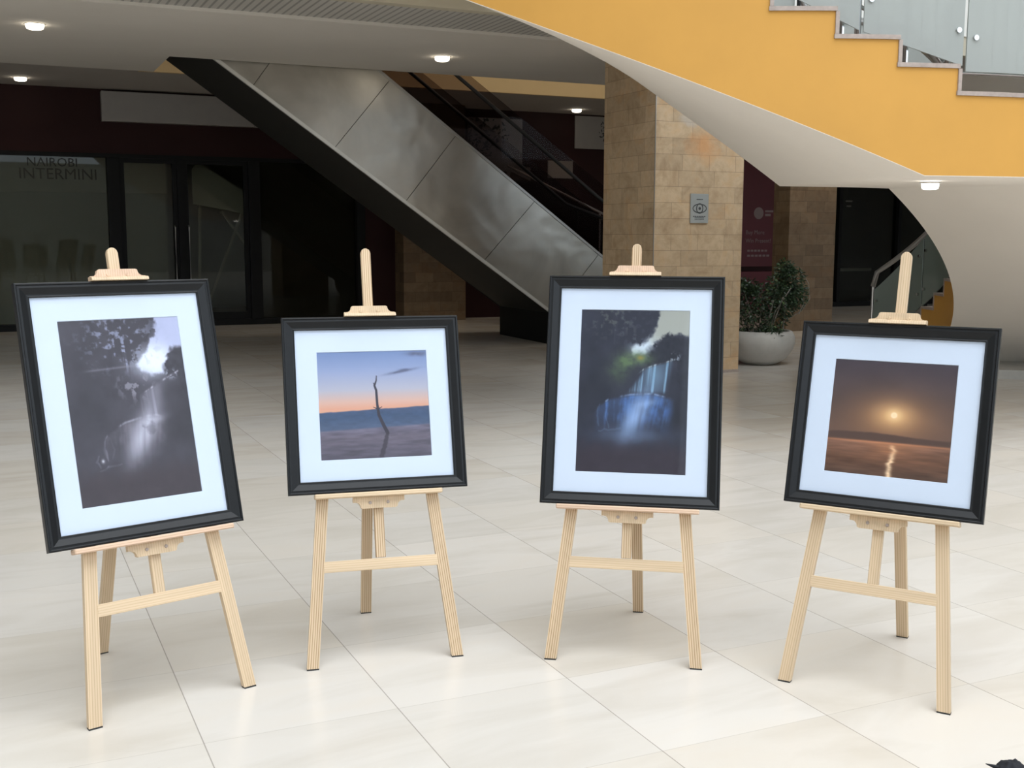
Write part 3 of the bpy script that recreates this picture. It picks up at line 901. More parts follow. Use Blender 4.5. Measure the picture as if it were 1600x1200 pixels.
# ------------------------------------------------------------------ planter and shrub
PX, PY = 2.93, 13.33
pb = empty('plant_pot', (PX, PY, 0))
tag(pb, 'round grey concrete bowl planter beside the large stone column', 'plant pot')
prof = [(0, 0.0), (.16, 0.0), (.20, .012), (.30, .07), (.375, .17), (.405, .26), (.40, .33), (.375, .385), (.35, .40), (.33, .39), (.335, .34), (0, .34)]
obj('bowl', lathe(prof, 56), M['bowl'], pb, True)
obj('soil', xf(lathe([(0, .012), (.2, .015), (.33, 0.0)], 40), Matrix.Translation((0, 0, .345))), M['soil'], pb, True)
sh = empty('shrub', (PX, PY, .35))
tag(sh, 'dark green leafy shrub growing in the concrete bowl', 'shrub')
rnd = random.Random(11)
blobs = [(-.27, 0, .20, .18, .2, .22), (-.27, .03, .52, .12, .16, .17), (-.1, 0, .24, .25, .25, .24), (.0, 0, .42, .2, .2, .17), (.15, .02, .27, .2, .25, .27), (.20, .03, .55, .15, .18, .17), (.27, .0, .76, .10, .11, .12), (.36, .03, .62, .15, .17, .20), (.42, .03, .44, .13, .15, .15), (.27, 0, .38, .14, .18, .18), (-.12, .0, .55, .10, .12, .09), (.08, -.30, .05, .10, .06, .10)]
lv = [bmesh.new(), bmesh.new()]
def leaf(bm, c, d, l, w):
    d = d.normalized(); s_ = d.cross(Vector((rnd.uniform(-1, 1), rnd.uniform(-1, 1), rnd.uniform(-.3, 1)))).normalized()
    nrm = d.cross(s_)
    a = c; b = c + d * l * .45 + s_ * w / 2 + nrm * w * .15; e_ = c + d * l + nrm * -l * .12; g_ = c + d * l * .45 - s_ * w / 2 + nrm * w * .15; m_ = c + d * l * .5
    vs = [bm.verts.new(p) for p in (a, b, e_, g_, m_)]
    bm.faces.new((vs[0], vs[1], vs[4])); bm.faces.new((vs[1], vs[2], vs[4])); bm.faces.new((vs[2], vs[3], vs[4])); bm.faces.new((vs[3], vs[0], vs[4]))
for bi, (x, y, z, rx, ry, rz) in enumerate(blobs):
    nn = int(3200 * (rx * ry * rz) ** (2 / 3) * 9) + 20
    for i in range(min(nn, 420)):
        v = Vector((rnd.gauss(0, 1), rnd.gauss(0, 1), rnd.gauss(0, 1))).normalized() * (rnd.random() ** .4)
        c = Vector((x + v.x * rx, y + v.y * ry, z + v.z * rz))
        d = Vector((v.x + rnd.uniform(-.6, .6), v.y + rnd.uniform(-.6, .6), v.z * .4 + rnd.uniform(-.9, .3)))
        leaf(lv[0 if rnd.random() < .93 else 1], c, d, rnd.uniform(.035, .065), rnd.uniform(.016, .028))
leafmat = plain('dark green leaf', (0.028, 0.052, 0.024, 1), 0.32, var=0.4, scale=25)
leafmat2 = plain('pale green leaf', (0.10, 0.15, 0.06, 1), 0.35, var=0.2, scale=25)
obj('foliage', lv[0], leafmat, sh)
obj('young_leaves', lv[1], leafmat2, sh)
bm = bmesh.new()
for i in range(14):
    x = rnd.uniform(-.25, .25); y = rnd.uniform(-.15, .15)
    tx, tz = x * 1.3 + rnd.uniform(-.05, .1), rnd.uniform(.35, .6)
    tube([(x * .5, y * .5, 0), (x * .8, y, tz * .5), (tx, y, tz)], .006, 5, bm)
tube([(.26, -.02, .02), (.27, -.05, .3), (.25, -.04, .55)], .010, 6, bm)
tube([(.2, 0, .1), (.48, 0, .28), (.57, 0, .42), (.55, 0, .6), (.48, 0, .7)], .005, 5, bm)
tube([(.50, -.02, .38), (.44, -.03, .24)], .007, 5, bm)
obj('stems', bm, plain('grey bark', (0.22, 0.2, 0.17, 1), .8), sh)

# ------------------------------------------------------------------ easels
A_, V1 = 0.2571, 0.35
EAS = [  # x, y, yaw, lean, rear foot depth, ledge v, mast top v, picture du, rear foot x, ledge half length, mast bottom v
    (-1.0693, 3.4538, 0.6850, 0.2684, 0.6268, 0.5512, 1.5114, -0.0129, -0.0186, .262, .368),
    (-0.4398, 3.8318, 0.2646, 0.2680, 0.5651, 0.6061, 1.5047, 0.0032, 0.0044, .228, .372),
    (0.3908, 3.8262, -0.1780, 0.2660, 0.5819, 0.5544, 1.5236, 0.0036, 0.0164, .254, .371),
    (1.1466, 3.5473, -0.5259, 0.2706, 0.6587, 0.6075, 1.5027, 0.0030, 0.0009, .257, .368)]
SIZES = [(.64, .84), (.6435, .6355), (.64, .84), (.6435, .6355)]
def plane_fn(th):
    Sn, Cs = math.sin(th), math.cos(th)
    return (lambda u, v, n=0: Vector((u, v * Sn - n * Cs, v * Cs + n * Sn))), Sn, Cs
def pine_part(name, bm_local, M4, mat, parent):
    """bm_local has its long axis along local Y so the grain follows it"""
    o = obj(name, bm_local, mat, parent); o.matrix_local = M4
    return o
def frame_mat(origin, ydir, zdir):
    y = Vector(ydir).normalized(); z = Vector(zdir).normalized(); x = y.cross(z).normalized(); z = x.cross(y)
    m = Matrix((x, y, z)).transposed().to_4x4(); m.translation = Vector(origin); return m
def chamfer(bm, w=0.0015):
    bmesh.ops.bevel(bm, geom=bm.edges[:], offset=w, segments=1, affect='EDGES'); return bm

def easel(i, label):
    x, y, yaw, th, dr, v2, vt, du, rx, lh, mb = EAS[i]
    h = SIZES[i][1]
    L, Sn, Cs = plane_fn(th)
    root = empty('easel', (x, y, 0), yaw); tag(root, label, 'easel', 'pine display easels standing in a row')
    N = L(0, 0, 1)
    mats = [make_pine('pine %d%s' % (i, ch), i * 7 + j * 3 + 1, [[.45, 1.1, 1.1, .5][i], .3, .4][j], j == 2 and i in (0, 2)) for j, ch in enumerate('abc')]
    rub = M['rubber']
    padm = M['under']
    W = .0415; T = .021
    def slanted(name, u0, v0, u1, v1, w, n0, n1, mat, cut=True):
        # bar in the leg plane from (u0,v0) to (u1,v1), foot cut level with the floor
        p0 = L(u0, v0, 0); p1 = L(u1, v1, 0)
        d = (p1 - p0); ln = d.length
        Mx = frame_mat(p0, d, N)
        bm = bmesh.new()
        add_hexa(bm, [(-w / 2, 0, n0), (w / 2, 0, n0), (w / 2, 0, n1), (-w / 2, 0, n1), (-w / 2, ln, n0), (w / 2, ln, n0), (w / 2, ln, n1), (-w / 2, ln, n1)])
        if cut:
            inv = Mx.inverted()
            bm.verts.ensure_lookup_table()
            for k in range(4):
                P = Mx @ bm.verts[k].co
                dd = (Mx.to_3x3() @ Vector((0, 1, 0)))
                P = P + dd * ((0.005 - P.z) / dd.z)
                bm.verts[k].co = inv @ P
        return pine_part(name, bm, Mx, mat, root), Mx, ln
    for sgn in (-1, 1):
        lg, Mx, ln = slanted('leg', sgn * A_, 0, sgn * (A_ - .1 * 1.12), 1.12, W, -T, 0, mats[0])
        foot = bmesh.new()
        p = [Mx @ v.co for v in lg.data.vertices[:4]]
        dd = (Mx.to_3x3() @ Vector((0, 1, 0)))
        q = [v - dd * (0.005 / dd.z) for v in p]
        add_hexa(foot, [v for v in q] + [v for v in p])
        obj('foot_pad', foot, padm, root)
    # crossbar, top bar
    uc = A_ - .1 * V1 - W / 2 + .003
    cbm = bmesh.new(); add_hexa(cbm, [(-.0195, -uc, -T + .001), (.0195, -uc, -T + .001), (.0195, -uc, .001), (-.0195, -uc, .001), (-.0195, uc, -T + .001), (.0195, uc, -T + .001), (.0195, uc, .001), (-.0195, uc, .001)])
    pine_part('crossbar', chamfer(cbm), frame_mat(L(0, V1, 0), L(1, 0, 0) - L(0, 0, 0), N), mats[1], root)
    ut = .16
    tbm = bmesh.new(); add_hexa(tbm, [(-.02, -ut, -.042), (.02, -ut, -.042), (.02, -ut, -.022), (-.02, -ut, -.022), (-.02, ut, -.042), (.02, ut, -.042), (.02, ut, -.022), (-.02, ut, -.022)])
    pine_part('top_bar', tbm, frame_mat(L(0, 1.09, 0), L(1, 0, 0) - L(0, 0, 0), N), mats[1], root)
    # mast with rounded head
    mw = .0175
    ol = [(-mw, mb), (mw, mb)] + [(mw * math.cos(a), vt - mw + mw * math.sin(a)) for a in np.linspace(0, PI, 13)]
    bmm = prism([(u, v - mb) for u, v in ol], -.0195, -.0005, lambda u, v, w: (u, v, w))
    pine_part('mast', chamfer(bmm, .0018), frame_mat(L(0, mb, 0), L(0, 1, 0) - L(0, 0, 0), N), mats[0], root)
    # ledge
    lt = .017
    bl = bmesh.new(); add_hexa(bl, [(-lt, -lh, .001), (0, -lh, .001), (0, -lh, .048), (-lt, -lh, .048), (-lt, lh, .001), (0, lh, .001), (0, lh, .048), (-lt, lh, .048)])
    # local x must point up the easel: y along +u, z along N  ->  x = y x z = -v ; so mirror
    for v in bl.verts: v.co.x = -v.co.x
    pine_part('ledge', chamfer(bl, .003), frame_mat(L(0, v2, 0), L(1, 0, 0) - L(0, 0, 0), N), mats[1] if i in (1, 3) else mats[2], root)
    # clamps: a shaped board with two turned buttons
    def clamp(name, vbase, up, mat, lip):
        sg_ = 1 if up else -1
        cw = .092
        ol = [(-cw, 0), (cw, 0), (cw, .018)] + [(cw - .008 - .018 * math.sin(a), .018 + .020 * (1 - math.cos(a))) for a in np.linspace(0, PI / 2, 6)] + [(cw - .032, .041), (-cw + .032, .041)] + \
             [(-(cw - .008 - .018 * math.sin(a)), .018 + .020 * (1 - math.cos(a))) for a in np.linspace(PI / 2, 0, 6)] + [(-cw, .018)]
        ol = [(u, vbase + sg_ * v) for u, v in ol]
        bm = prism(ol, .0005, .020, lambda u, v, w: L(u, v, w))
        c = obj(name, bm, mat, root)
        for sx in (-.032, .032):
            vb = vbase + sg_ * .021
            obj('bolt', cyl(L(sx, vb, .019), L(sx, vb, .0235), .0062, 14, .005), M['tread'] if not up else mat, c)
        if lip:
            bm = prism([(vbase + .0005, .0205), (vbase + .014, .0205), (vbase + .014, .030), (vbase + .010, .040), (vbase + .0005, .043)], -cw - .002, cw + .002, lambda v, n_, u: L(u, v, n_))
            obj('lip', bm, mats[1], c)
        return c
    clamp('lower_clamp', v2 - lt - .0005, False, mats[1], False)
    clamp('upper_clamp', v2 + h + .001, True, mats[2] if i in (0, 2) else mats[1], True)
    # rear leg
    pt = L(0, 1.10, -.045)
    pf = Vector((rx, dr, 0.0))
    d = pt - pf
    side_v = Vector((1, 0, 0))
    nn_ = side_v.cross(d).normalized()
    Mx = frame_mat(pf, d, nn_)
    bm = bmesh.new(); ln = d.length
    add_hexa(bm, [(-.0205, 0, -.010), (.0205, 0, -.010), (.0205, 0, .010), (-.0205, 0, .010), (-.0205, ln, -.010), (.0205, ln, -.010), (.0205, ln, .010), (-.0205, ln, .010)])
    inv = Mx.inverted(); bm.verts.ensure_lookup_table(); dd = d.normalized()
    for k in range(4):
        P = Mx @ bm.verts[k].co; P = P + dd * ((0.004 - P.z) / dd.z); bm.verts[k].co = inv @ P
    pine_part('rear_leg', bm, Mx, mats[0], root)
    foot = bmesh.new()
    p = [Vector((rx + sx * .0205, dr + sy * .012 + .0, .004)) for sx, sy in ((-1, -1), (1, -1), (1, 1), (-1, 1))]
    add_hexa(foot, [Vector((v.x, v.y, 0)) for v in p] + p)
    obj('foot_pad', foot, padm, root)
    return root

# ------------------------------------------------------------------ the four printed photographs
def sm(a, b, x): t_ = np.clip((x - a) / (b - a), 0, 1); return t_ * t_ * (3 - 2 * t_)
def vnoise(x, y, seed):
    rs_ = np.random.RandomState(seed); G = rs_.rand(64, 64)
    xi = np.floor(x).astype(int); yi = np.floor(y).astype(int); fx = x - xi; fy = y - yi
    fx = fx * fx * (3 - 2 * fx); fy = fy * fy * (3 - 2 * fy)
    g = lambda a, b: G[a % 64, b % 64]
    return (g(xi, yi) * (1 - fx) + g(xi + 1, yi) * fx) * (1 - fy) + (g(xi, yi + 1) * (1 - fx) + g(xi + 1, yi + 1) * fx) * fy
def fbm(x, y, seed, oc=4):
    s_ = 0; a = .5
    for k in range(oc): s_ = s_ + a * vnoise(x * 2 ** k + 13 * k, y * 2 ** k + 7 * k, seed + k); a *= .5
    return s_ / (1 - .5 ** oc)
def rgb(r, g, b): return np.array([r, g, b], float) / 255
def lerp(img, col, m): return img * (1 - m[..., None]) + col * m[..., None]
def gauss(x, y, cx, cy, sx, sy, rot=0.0):
    c, s_ = math.cos(rot), math.sin(rot); dx, dy = x - cx, y - cy
    a = (dx * c + dy * s_) / sx; b = (-dx * s_ + dy * c) / sy
    return np.exp(-(a * a + b * b))
def polydist(x, y, pts):
    d = np.full(x.shape, 9.0); wmin = np.zeros(x.shape)
    for (x0, y0, w0), (x1, y1, w1) in zip(pts[:-1], pts[1:]):
        dx, dy = x1 - x0, y1 - y0; t_ = np.clip(((x - x0) * dx + (y - y0) * dy) / (dx * dx + dy * dy), 0, 1)
        dd = np.hypot(x - x0 - t_ * dx, y - y0 - t_ * dy) / (w0 + (w1 - w0) * t_)
        d = np.minimum(d, dd)
    return d
def polymask(x, y, pts, soft, wob=0.0, seed=7, fs=14):
    """soft inside-mask of a polygon, its edge roughened by noise"""
    inside = np.zeros(x.shape, bool); d = np.full(x.shape, 9.0); n = len(pts)
    for k in range(n):
        (x0, y0), (x1, y1) = pts[k], pts[(k + 1) % n]
        c = ((y0 > y) != (y1 > y)) & (x < (x1 - x0) * (y - y0) / (y1 - y0 + 1e-12) + x0)
        inside ^= c
        dx, dy = x1 - x0, y1 - y0; t_ = np.clip(((x - x0) * dx + (y - y0) * dy) / (dx * dx + dy * dy + 1e-12), 0, 1)
        d = np.minimum(d, np.hypot(x - x0 - t_ * dx, (y - y0 - t_ * dy)))
    sd = np.where(inside, d, -d)
    if wob: sd = sd + wob * (fbm(x * fs, y * fs * 1.5, seed, 5) - .5) * 2
    return sm(-soft, soft, sd)
def waterfall(x, y, colour):
    yy = y * 1.5
    if colour:
        dark = rgb(50, 52, 66); sky = rgb(160, 162, 156); glow = rgb(200, 212, 226); fall = rgb(118, 150, 178); fall2 = rgb(78, 116, 182); hot = rgb(158, 186, 232); foot = rgb(56, 48, 57); line = rgb(150, 160, 165)
        skyp = [(.74, -.1), (.71, .09), (.62, .15), (.575, .19), (.47, .235), (.49, .275), (.60, .275), (.66, .235), (.72, .195), (.80, .145), (.88, .155), (1.1, .165), (1.1, -.1)]
        bush = [(.66, .26), (.72, .20), (.80, .145), (.88, .16), (1.1, .16), (1.1, .6), (.90, .46), (.88, .32), (.80, .325), (.70, .335), (.6, .33)]
        lip = [(.50, .44), (.54, .395), (.60, .362), (.71, .335), (.80, .318), (.88, .300)]; x0, x1, bot = .44, .83, .525
        low = [(.15, .64), (.20, .59), (.30, .548), (.48, .522), (.68, .514), (.85, .54)]; lb = .79
        core = (.53, .655, .17, .075, -.9)
    else:
        dark = rgb(70, 66, 75); sky = rgb(176, 180, 212); glow = rgb(226, 232, 255); fall = rgb(122, 118, 132); fall2 = rgb(140, 133, 146); hot = rgb(196, 194, 212); foot = rgb(62, 53, 58); line = rgb(150, 146, 158)
        skyp = [(.80, -.1), (.79, .03), (.75, .11), (.70, .17), (.62, .22), (.58, .26), (.62, .30), (.70, .325), (.80, .30), (.84, .25), (.90, .19), (1.1, .165), (1.1, -.1)]
        bush = [(.82, .32), (.84, .25), (.90, .195), (.97, .17), (1.1, .16), (1.1, .6), (.95, .44), (.93, .33), (.84, .345)]
        lip = [(.55, .46), (.60, .425), (.70, .390), (.80, .355), (.88, .33), (.94, .31)]; x0, x1, bot = .55, .80, .565
        low = [(.24, .66), (.30, .615), (.43, .572), (.60, .548), (.70, .545), (.76, .56)]; lb = .80
        core = (.57, .64, .19, .075, -.85)
    lx = np.array([p[0] for p in lip]); ly = np.array([p[1] for p in lip]); L_ = np.interp(x, lx, ly)
    wx = np.array([p[0] for p in low]); wy = np.array([p[1] for p in low]); W_ = np.interp(x, wx, wy)
    img = np.zeros(x.shape + (3,)) + dark
    img = img * (0.86 + .26 * fbm(x * 8, yy * 8, 3, 5)[..., None])
    img = img * (1 - .16 * (gauss(x, y, .15, .45, .2, .25) + gauss(x, y, .95, .6, .2, .2)))[..., None]
    # sky
    skm = polymask(x, y, skyp, .018, .045, 19, 12)
    sc = np.zeros(img.shape) + sky
    sc = lerp(sc, glow, np.clip(gauss(x, y, .73 if not colour else .57, .24, .16 if not colour else .12, .075) * 1.25, 0, 1))
    img = img * (1 - skm[..., None]) + sc * skm[..., None]
    img = lerp(img, glow, np.clip(gauss(x, y, .71 if not colour else .55, .255 if not colour else .245, .14 if not colour else .09, .075 if not colour else .045) * (.85 if not colour else .6), 0, 1))
    # trees: dappled sky between trunks and leaves
    lf = fbm(x * 26, yy * 26, 31, 4); tk = fbm(x * 34, yy * 2.2, 41, 3)
    zone = gauss(x, y, .48 if not colour else .30, .11 if not colour else .06, .24 if not colour else .18, .13 if not colour else .09)
    gap = sm(.55, .68, lf * .75 + .3 * tk) * np.clip(zone * 1.5, 0, 1)
    img = lerp(img, sky * (.78 if not colour else .62), np.clip(gap, 0, 1) * (.85 if not colour else .55))
    tg = sm(.52, .64, tk) * gauss(x, y, .47 if not colour else .40, .22 if not colour else .18, .08, .055)
    img = lerp(img, sky * .95, np.clip(tg * 1.5, 0, 1) * (.8 if not colour else .4))
    # hanging leaf edge against the bright sky
    crown = [(.38, -.1), (.38, .20), (.50, .235), (.60, .22), (.67, .165), (.72, .12), (.79, .07), (.80, -.1)] if not colour else [(.3, -.1), (.36, .20), (.48, .225), (.56, .185), (.62, .14), (.70, .10), (.72, .04), (.73, -.1)]
    cm = polymask(x, y, crown, .012, .05, 23, 18) * sm(.60, .50, lf)
    img = lerp(img, dark * .92, cm * (.85 if not colour else .95))
    # bush
    bm_ = polymask(x, y, bush, .010, .035, 55, 22)
    img = lerp(img, dark * (.80 if colour else .86) * (.85 + .3 * lf[..., None]), bm_ * .95)
    if colour:
        gm = (gauss(x, y, .45, .31, .10, .05) + gauss(x, y, .58, .30, .09, .035) + .55 * gauss(x, y, .36, .38, .10, .07)) * (.25 + 1.3 * fbm(x * 24, yy * 24, 61, 4))
        img = lerp(img, rgb(96, 118, 84), np.clip(gm * .75, 0, .85))
        img = lerp(img, rgb(150, 132, 70), np.clip(gauss(x, y, .56, .296, .03, .014) * .8, 0, 1))
    else:
        dl = np.exp(-((y - (.285 - .035 * x)) / .006) ** 2) * sm(.12, .25, x) * sm(.64, .56, x)
        img = lerp(img, rgb(132, 128, 142), dl * .5)
        rk = sm(.52, .66, fbm(x * 26, yy * 16, 66, 4)) * gauss(x, y, .56, .37, .12, .07)
        img = lerp(img, rgb(140, 136, 150), np.clip(rk * 1.2, 0, .75))
    # upper fall
    ang = .10 if colour else .06
    xe = x + ang * (y - L_) * (1 if colour else -1)
    st_ = fbm(xe * 46, yy * 1.2, 71, 4)
    left = (x - (x0 + (.13 * sm(bot, .36, y) if colour else .02)))
    band = sm(-.004, .014, y - L_) * sm(0, .035, bot - y) * sm(0, .05, left) * sm(0, .07, x1 - (x - .25 * (.5 - y) * (1 if colour else .6)))
    img = lerp(img, fall, np.clip(band * (.22 + 1.0 * sm(.36, .70, st_)) * (.95 if colour else .70), 0, 1))
    img = lerp(img, fall * 1.12, np.clip(band * gauss(x, y, .70 if colour else .70, .40, .10, .10) * .45, 0, 1))
    lm = np.exp(-((y - L_) / .0055) ** 2) * sm(lx[0] + .02, lx[0] + .10, x) * sm(lx[-1] + .03, lx[-1] - .02, x)
    img = lerp(img, line * 1.25, np.clip(lm * (.05 + .75 * sm(.3, .7, st_)), 0, .8))
    sp = gauss(x, y, .87, .29 if colour else .325, .045, .022) * sm(.5, .64, fbm(x * 50, yy * 40, 77, 3))
    img = lerp(img, glow * .85, np.clip(sp, 0, .8))
    # lower fall
    s2 = fbm((x + .45 * (y - .55) * (x - .1)) * 30, yy * 2.0, 81, 4)
    s3 = fbm(x * 16, yy * 14, 85, 4)
    m2 = sm(-.006, .018, y - W_) * sm(0, .20, lb - y) * sm(wx[0] - .02, wx[0] + .07, x) * sm(wx[-1] + .05, wx[-1] - .06, x)
    img = lerp(img, fall2, np.clip(m2 * (.32 + .62 * sm(.38, .72, s2 * .6 + s3 * .4)) * (.85 if colour else .52), 0, 1))
    cg = gauss(x, y, *core)
    img = lerp(img, hot, np.clip(cg * (.62 + .55 * s2) * (.85 if colour else .95), 0, 1))
    img = lerp(img, hot, np.clip(gauss(x, y, .66 if not colour else .62, .575, .10, .022, -.15) * (.55 if not colour else .4), 0, 1))
    m3 = np.exp(-((y - W_) / .0065) ** 2) * sm(wx[0] - .01, wx[0] + .06, x) * sm(wx[-1] + .02, wx[-1] - .08, x)
    img = lerp(img, hot * .95, np.clip(m3 * sm(.38, .7, s2) * .55, 0, .8))
    # mist and tendrils to the lower left
    if not colour:
        for pts in ([(.25, .665, .006), (.235, .70, .009), (.245, .735, .012), (.25, .765, .006)], [(.19, .735, .004), (.165, .765, .006), (.19, .795, .006)], [(.30, .64, .004), (.315, .70, .006), (.30, .75, .005)], [(.185, .815, .004), (.26, .795, .005), (.36, .79, .004)]):
            img = lerp(img, hot, sm(1.6, .5, polydist(x + .03 * (s3 - .5), y + .02 * (s2 - .5), pts)) * .30 * s2)
        img = lerp(img, rgb(235, 235, 245), np.clip(gauss(x, y, .215, .765, .012, .010), 0, 1) * .7)
        rb = [(.58, .60), (.66, .575), (.70, .60), (.66, .64), (.60, .65)]
        img = lerp(img, dark * 1.05, polymask(x, y, rb, .012, .03, 93, 20) * .35)
    else:
        for pts in ([(.19, .60, .004), (.18, .65, .007), (.20, .71, .006)], [(.27, .57, .004), (.26, .66, .006), (.29, .72, .005)], [(.20, .745, .004), (.30, .735, .005), (.40, .73, .005)]):
            img = lerp(img, hot, sm(1.8, .4, polydist(x + .03 * (s3 - .5), y + .02 * (s2 - .5), pts)) * .12)
        img = lerp(img, rgb(110, 130, 165), np.clip(gauss(x, y, .50, .775, .26, .045) * .5, 0, 1))
    fm = sm(.76, .90, y + .05 * (s3 - .5))
    img = lerp(img, foot * (.92 + .16 * s3[..., None]), fm * .8)
    return img
def driftwood(x, y):
    ts = np.array([0, .18, .36, .47, .53]); cs = np.stack([rgb(112, 132, 176), rgb(142, 154, 190), rgb(174, 172, 188), rgb(208, 168, 154), rgb(214, 156, 132)])
    yy = y + .035 * (x - .5)
    img = np.stack([np.interp(y, ts, cs[:, k]) for k in range(3)], -1)
    hz = .545 + .008 * (fbm(x * 14, y * 0 + 1, 5) - .5) - .0 * x
    img = lerp(img, np.stack([np.interp(y, [.54, .60, .70], [a, b, c]) for a, b, c in ((68, 58, 74), (82, 76, 88), (112, 106, 116))], -1) / 255 * (.9 + .2 * fbm(x * 16, y * 40, 15)[..., None]), sm(hz - .006, hz + .006, yy))
    wat = np.stack([np.interp(y, [.70, .8, 1], c) for c in ((104, 98, 82), (98, 90, 76), (118, 104, 90))], -1) / 255
    wat = wat * (.78 + .42 * fbm(x * 7, y * 42, 25)[..., None])
    img = lerp(img, wat, sm(.705, .725, yy))
    cl = gauss(x, y, .75, .20, .13, .012, -.18) + gauss(x, y, .80, .185, .05, .012) + gauss(x, y, .92, .035, .10, .022)
    img = lerp(img, rgb(88, 92, 118), np.clip(cl * (.3 + 1.1 * fbm(x * 20, y * 30, 35)), 0, .9))
    d = polydist(x, y, [(.530, .235, .004), (.527, .275, .006), (.508, .325, .009), (.522, .37, .010), (.525, .50, .011), (.535, .60, .013), (.575, .70, .015), (.605, .765, .016)])
    d = np.minimum(d, polydist(x, y, [(.508, .32, .006), (.50, .30, .003)])); d = np.minimum(d, polydist(x, y, [(.53, .545, .006), (.49, .525, .003)])); d = np.minimum(d, polydist(x, y, [(.53, .545, .006), (.565, .525, .003)]))
    img = lerp(img, rgb(54, 50, 62), sm(1.25, .8, d))
    wob = x + .018 * (fbm(x * 0 + 2, y * 40, 45) - .5)
    d2 = polydist(wob, y, [(.605, .775, .016), (.58, .86, .020), (.545, .98, .022)])
    img = lerp(img, rgb(58, 52, 62), sm(1.3, .6, d2) * .8)
    return img
def sunset(x, y):
    img = np.stack([np.interp(y, [0, .3, .6, .7], c) for c in ((70, 82, 100, 100), (62, 68, 78, 78), (70, 68, 70, 70))], -1) / 255
    img = img * (.9 + .2 * fbm(x * 3, y * 5, 5)[..., None])
    img = lerp(img, rgb(170, 122, 86), np.clip(gauss(x, y, .53, .50, .36, .22) * .75, 0, 1))
    img = lerp(img, rgb(238, 186, 128), np.clip(gauss(x, y, .53, .47, .15, .10) * .85, 0, 1))
    hill = sm(.628 + .006 * fbm(x * 22, y * 0, 6), .645 + .006 * fbm(x * 22, y * 0, 6), y + .012 * np.sin(x * 5))
    img = lerp(img, rgb(88, 68, 62) * .95, hill * .9)
    wat = np.stack([np.interp(y, [.70, .85, 1], c) for c in ((132, 108, 88), (96, 76, 66), (80, 60, 56))], -1) / 255
    wat = wat * (.75 + .45 * fbm(x * 5, y * 45, 16)[..., None])
    img = lerp(img, wat, sm(.700, .712, y))
    img = lerp(img, rgb(205, 135, 98), np.exp(-((y - .708) / .010) ** 2) * (.35 + .5 * gauss(x, y, .5, .7, .4, .3)))
    wob = x + .05 * (fbm(x * 0 + 2, y * 26, 46) - .5) + .06 * (y - .7)
    path = np.exp(-((wob - .545) / .022) ** 2) * sm(.71, .735, y)
    img = lerp(img, rgb(255, 218, 178), np.clip(path * (.5 + .8 * fbm(x * 8, y * 60, 27)), 0, 1))
    img = lerp(img, rgb(195, 130, 90), np.clip(gauss(x, y, .53, .74, .22, .10) * sm(.7, .72, y) * (.2 + .6 * fbm(x * 6, y * 60, 29)), 0, .6))
    img = lerp(img, rgb(255, 246, 224), np.clip(sm(.032, .018, np.hypot(x - .53, y - .465)), 0, 1))
    img = lerp(img, rgb(255, 214, 160), np.clip(gauss(x, y, .53, .465, .055, .05) * .7, 0, 1))
    return img
INK_GAIN = 0.93  # inks have lifted darks that paint in the haze of the picture glass
def ink_mesh(w, h, nx, ny, fn):
    xs = np.linspace(0, 1, nx); ys = np.linspace(0, 1, ny)
    X, Y = np.meshgrid(xs, ys)
    img = np.clip(fn(X, Y), 0, 1)
    l_ = np.where(img <= .04045, img / 12.92, ((img + .055) / 1.055) ** 2.4) * INK_GAIN
    l_ = np.clip(l_ - 0.008, 0.001, 1)
    verts = [((a - .5) * w, (1 - b) * h, 0) for b in ys for a in xs]
    faces = [(j * nx + i, (j + 1) * nx + i, (j + 1) * nx + i + 1, j * nx + i + 1) for j in range(ny - 1) for i in range(nx - 1)]
    me = bpy.data.meshes.new('print'); me.from_pydata(verts, [], faces); me.update()
    ca = me.color_attributes.new('ink', 'FLOAT_COLOR', 'POINT')
    arr = np.ones((nx * ny, 4), np.float32); arr[:, :3] = l_.reshape(-1, 3)
    ca.data.foreach_set('color', arr.ravel())
    me.materials.append(M['print'])
    return me
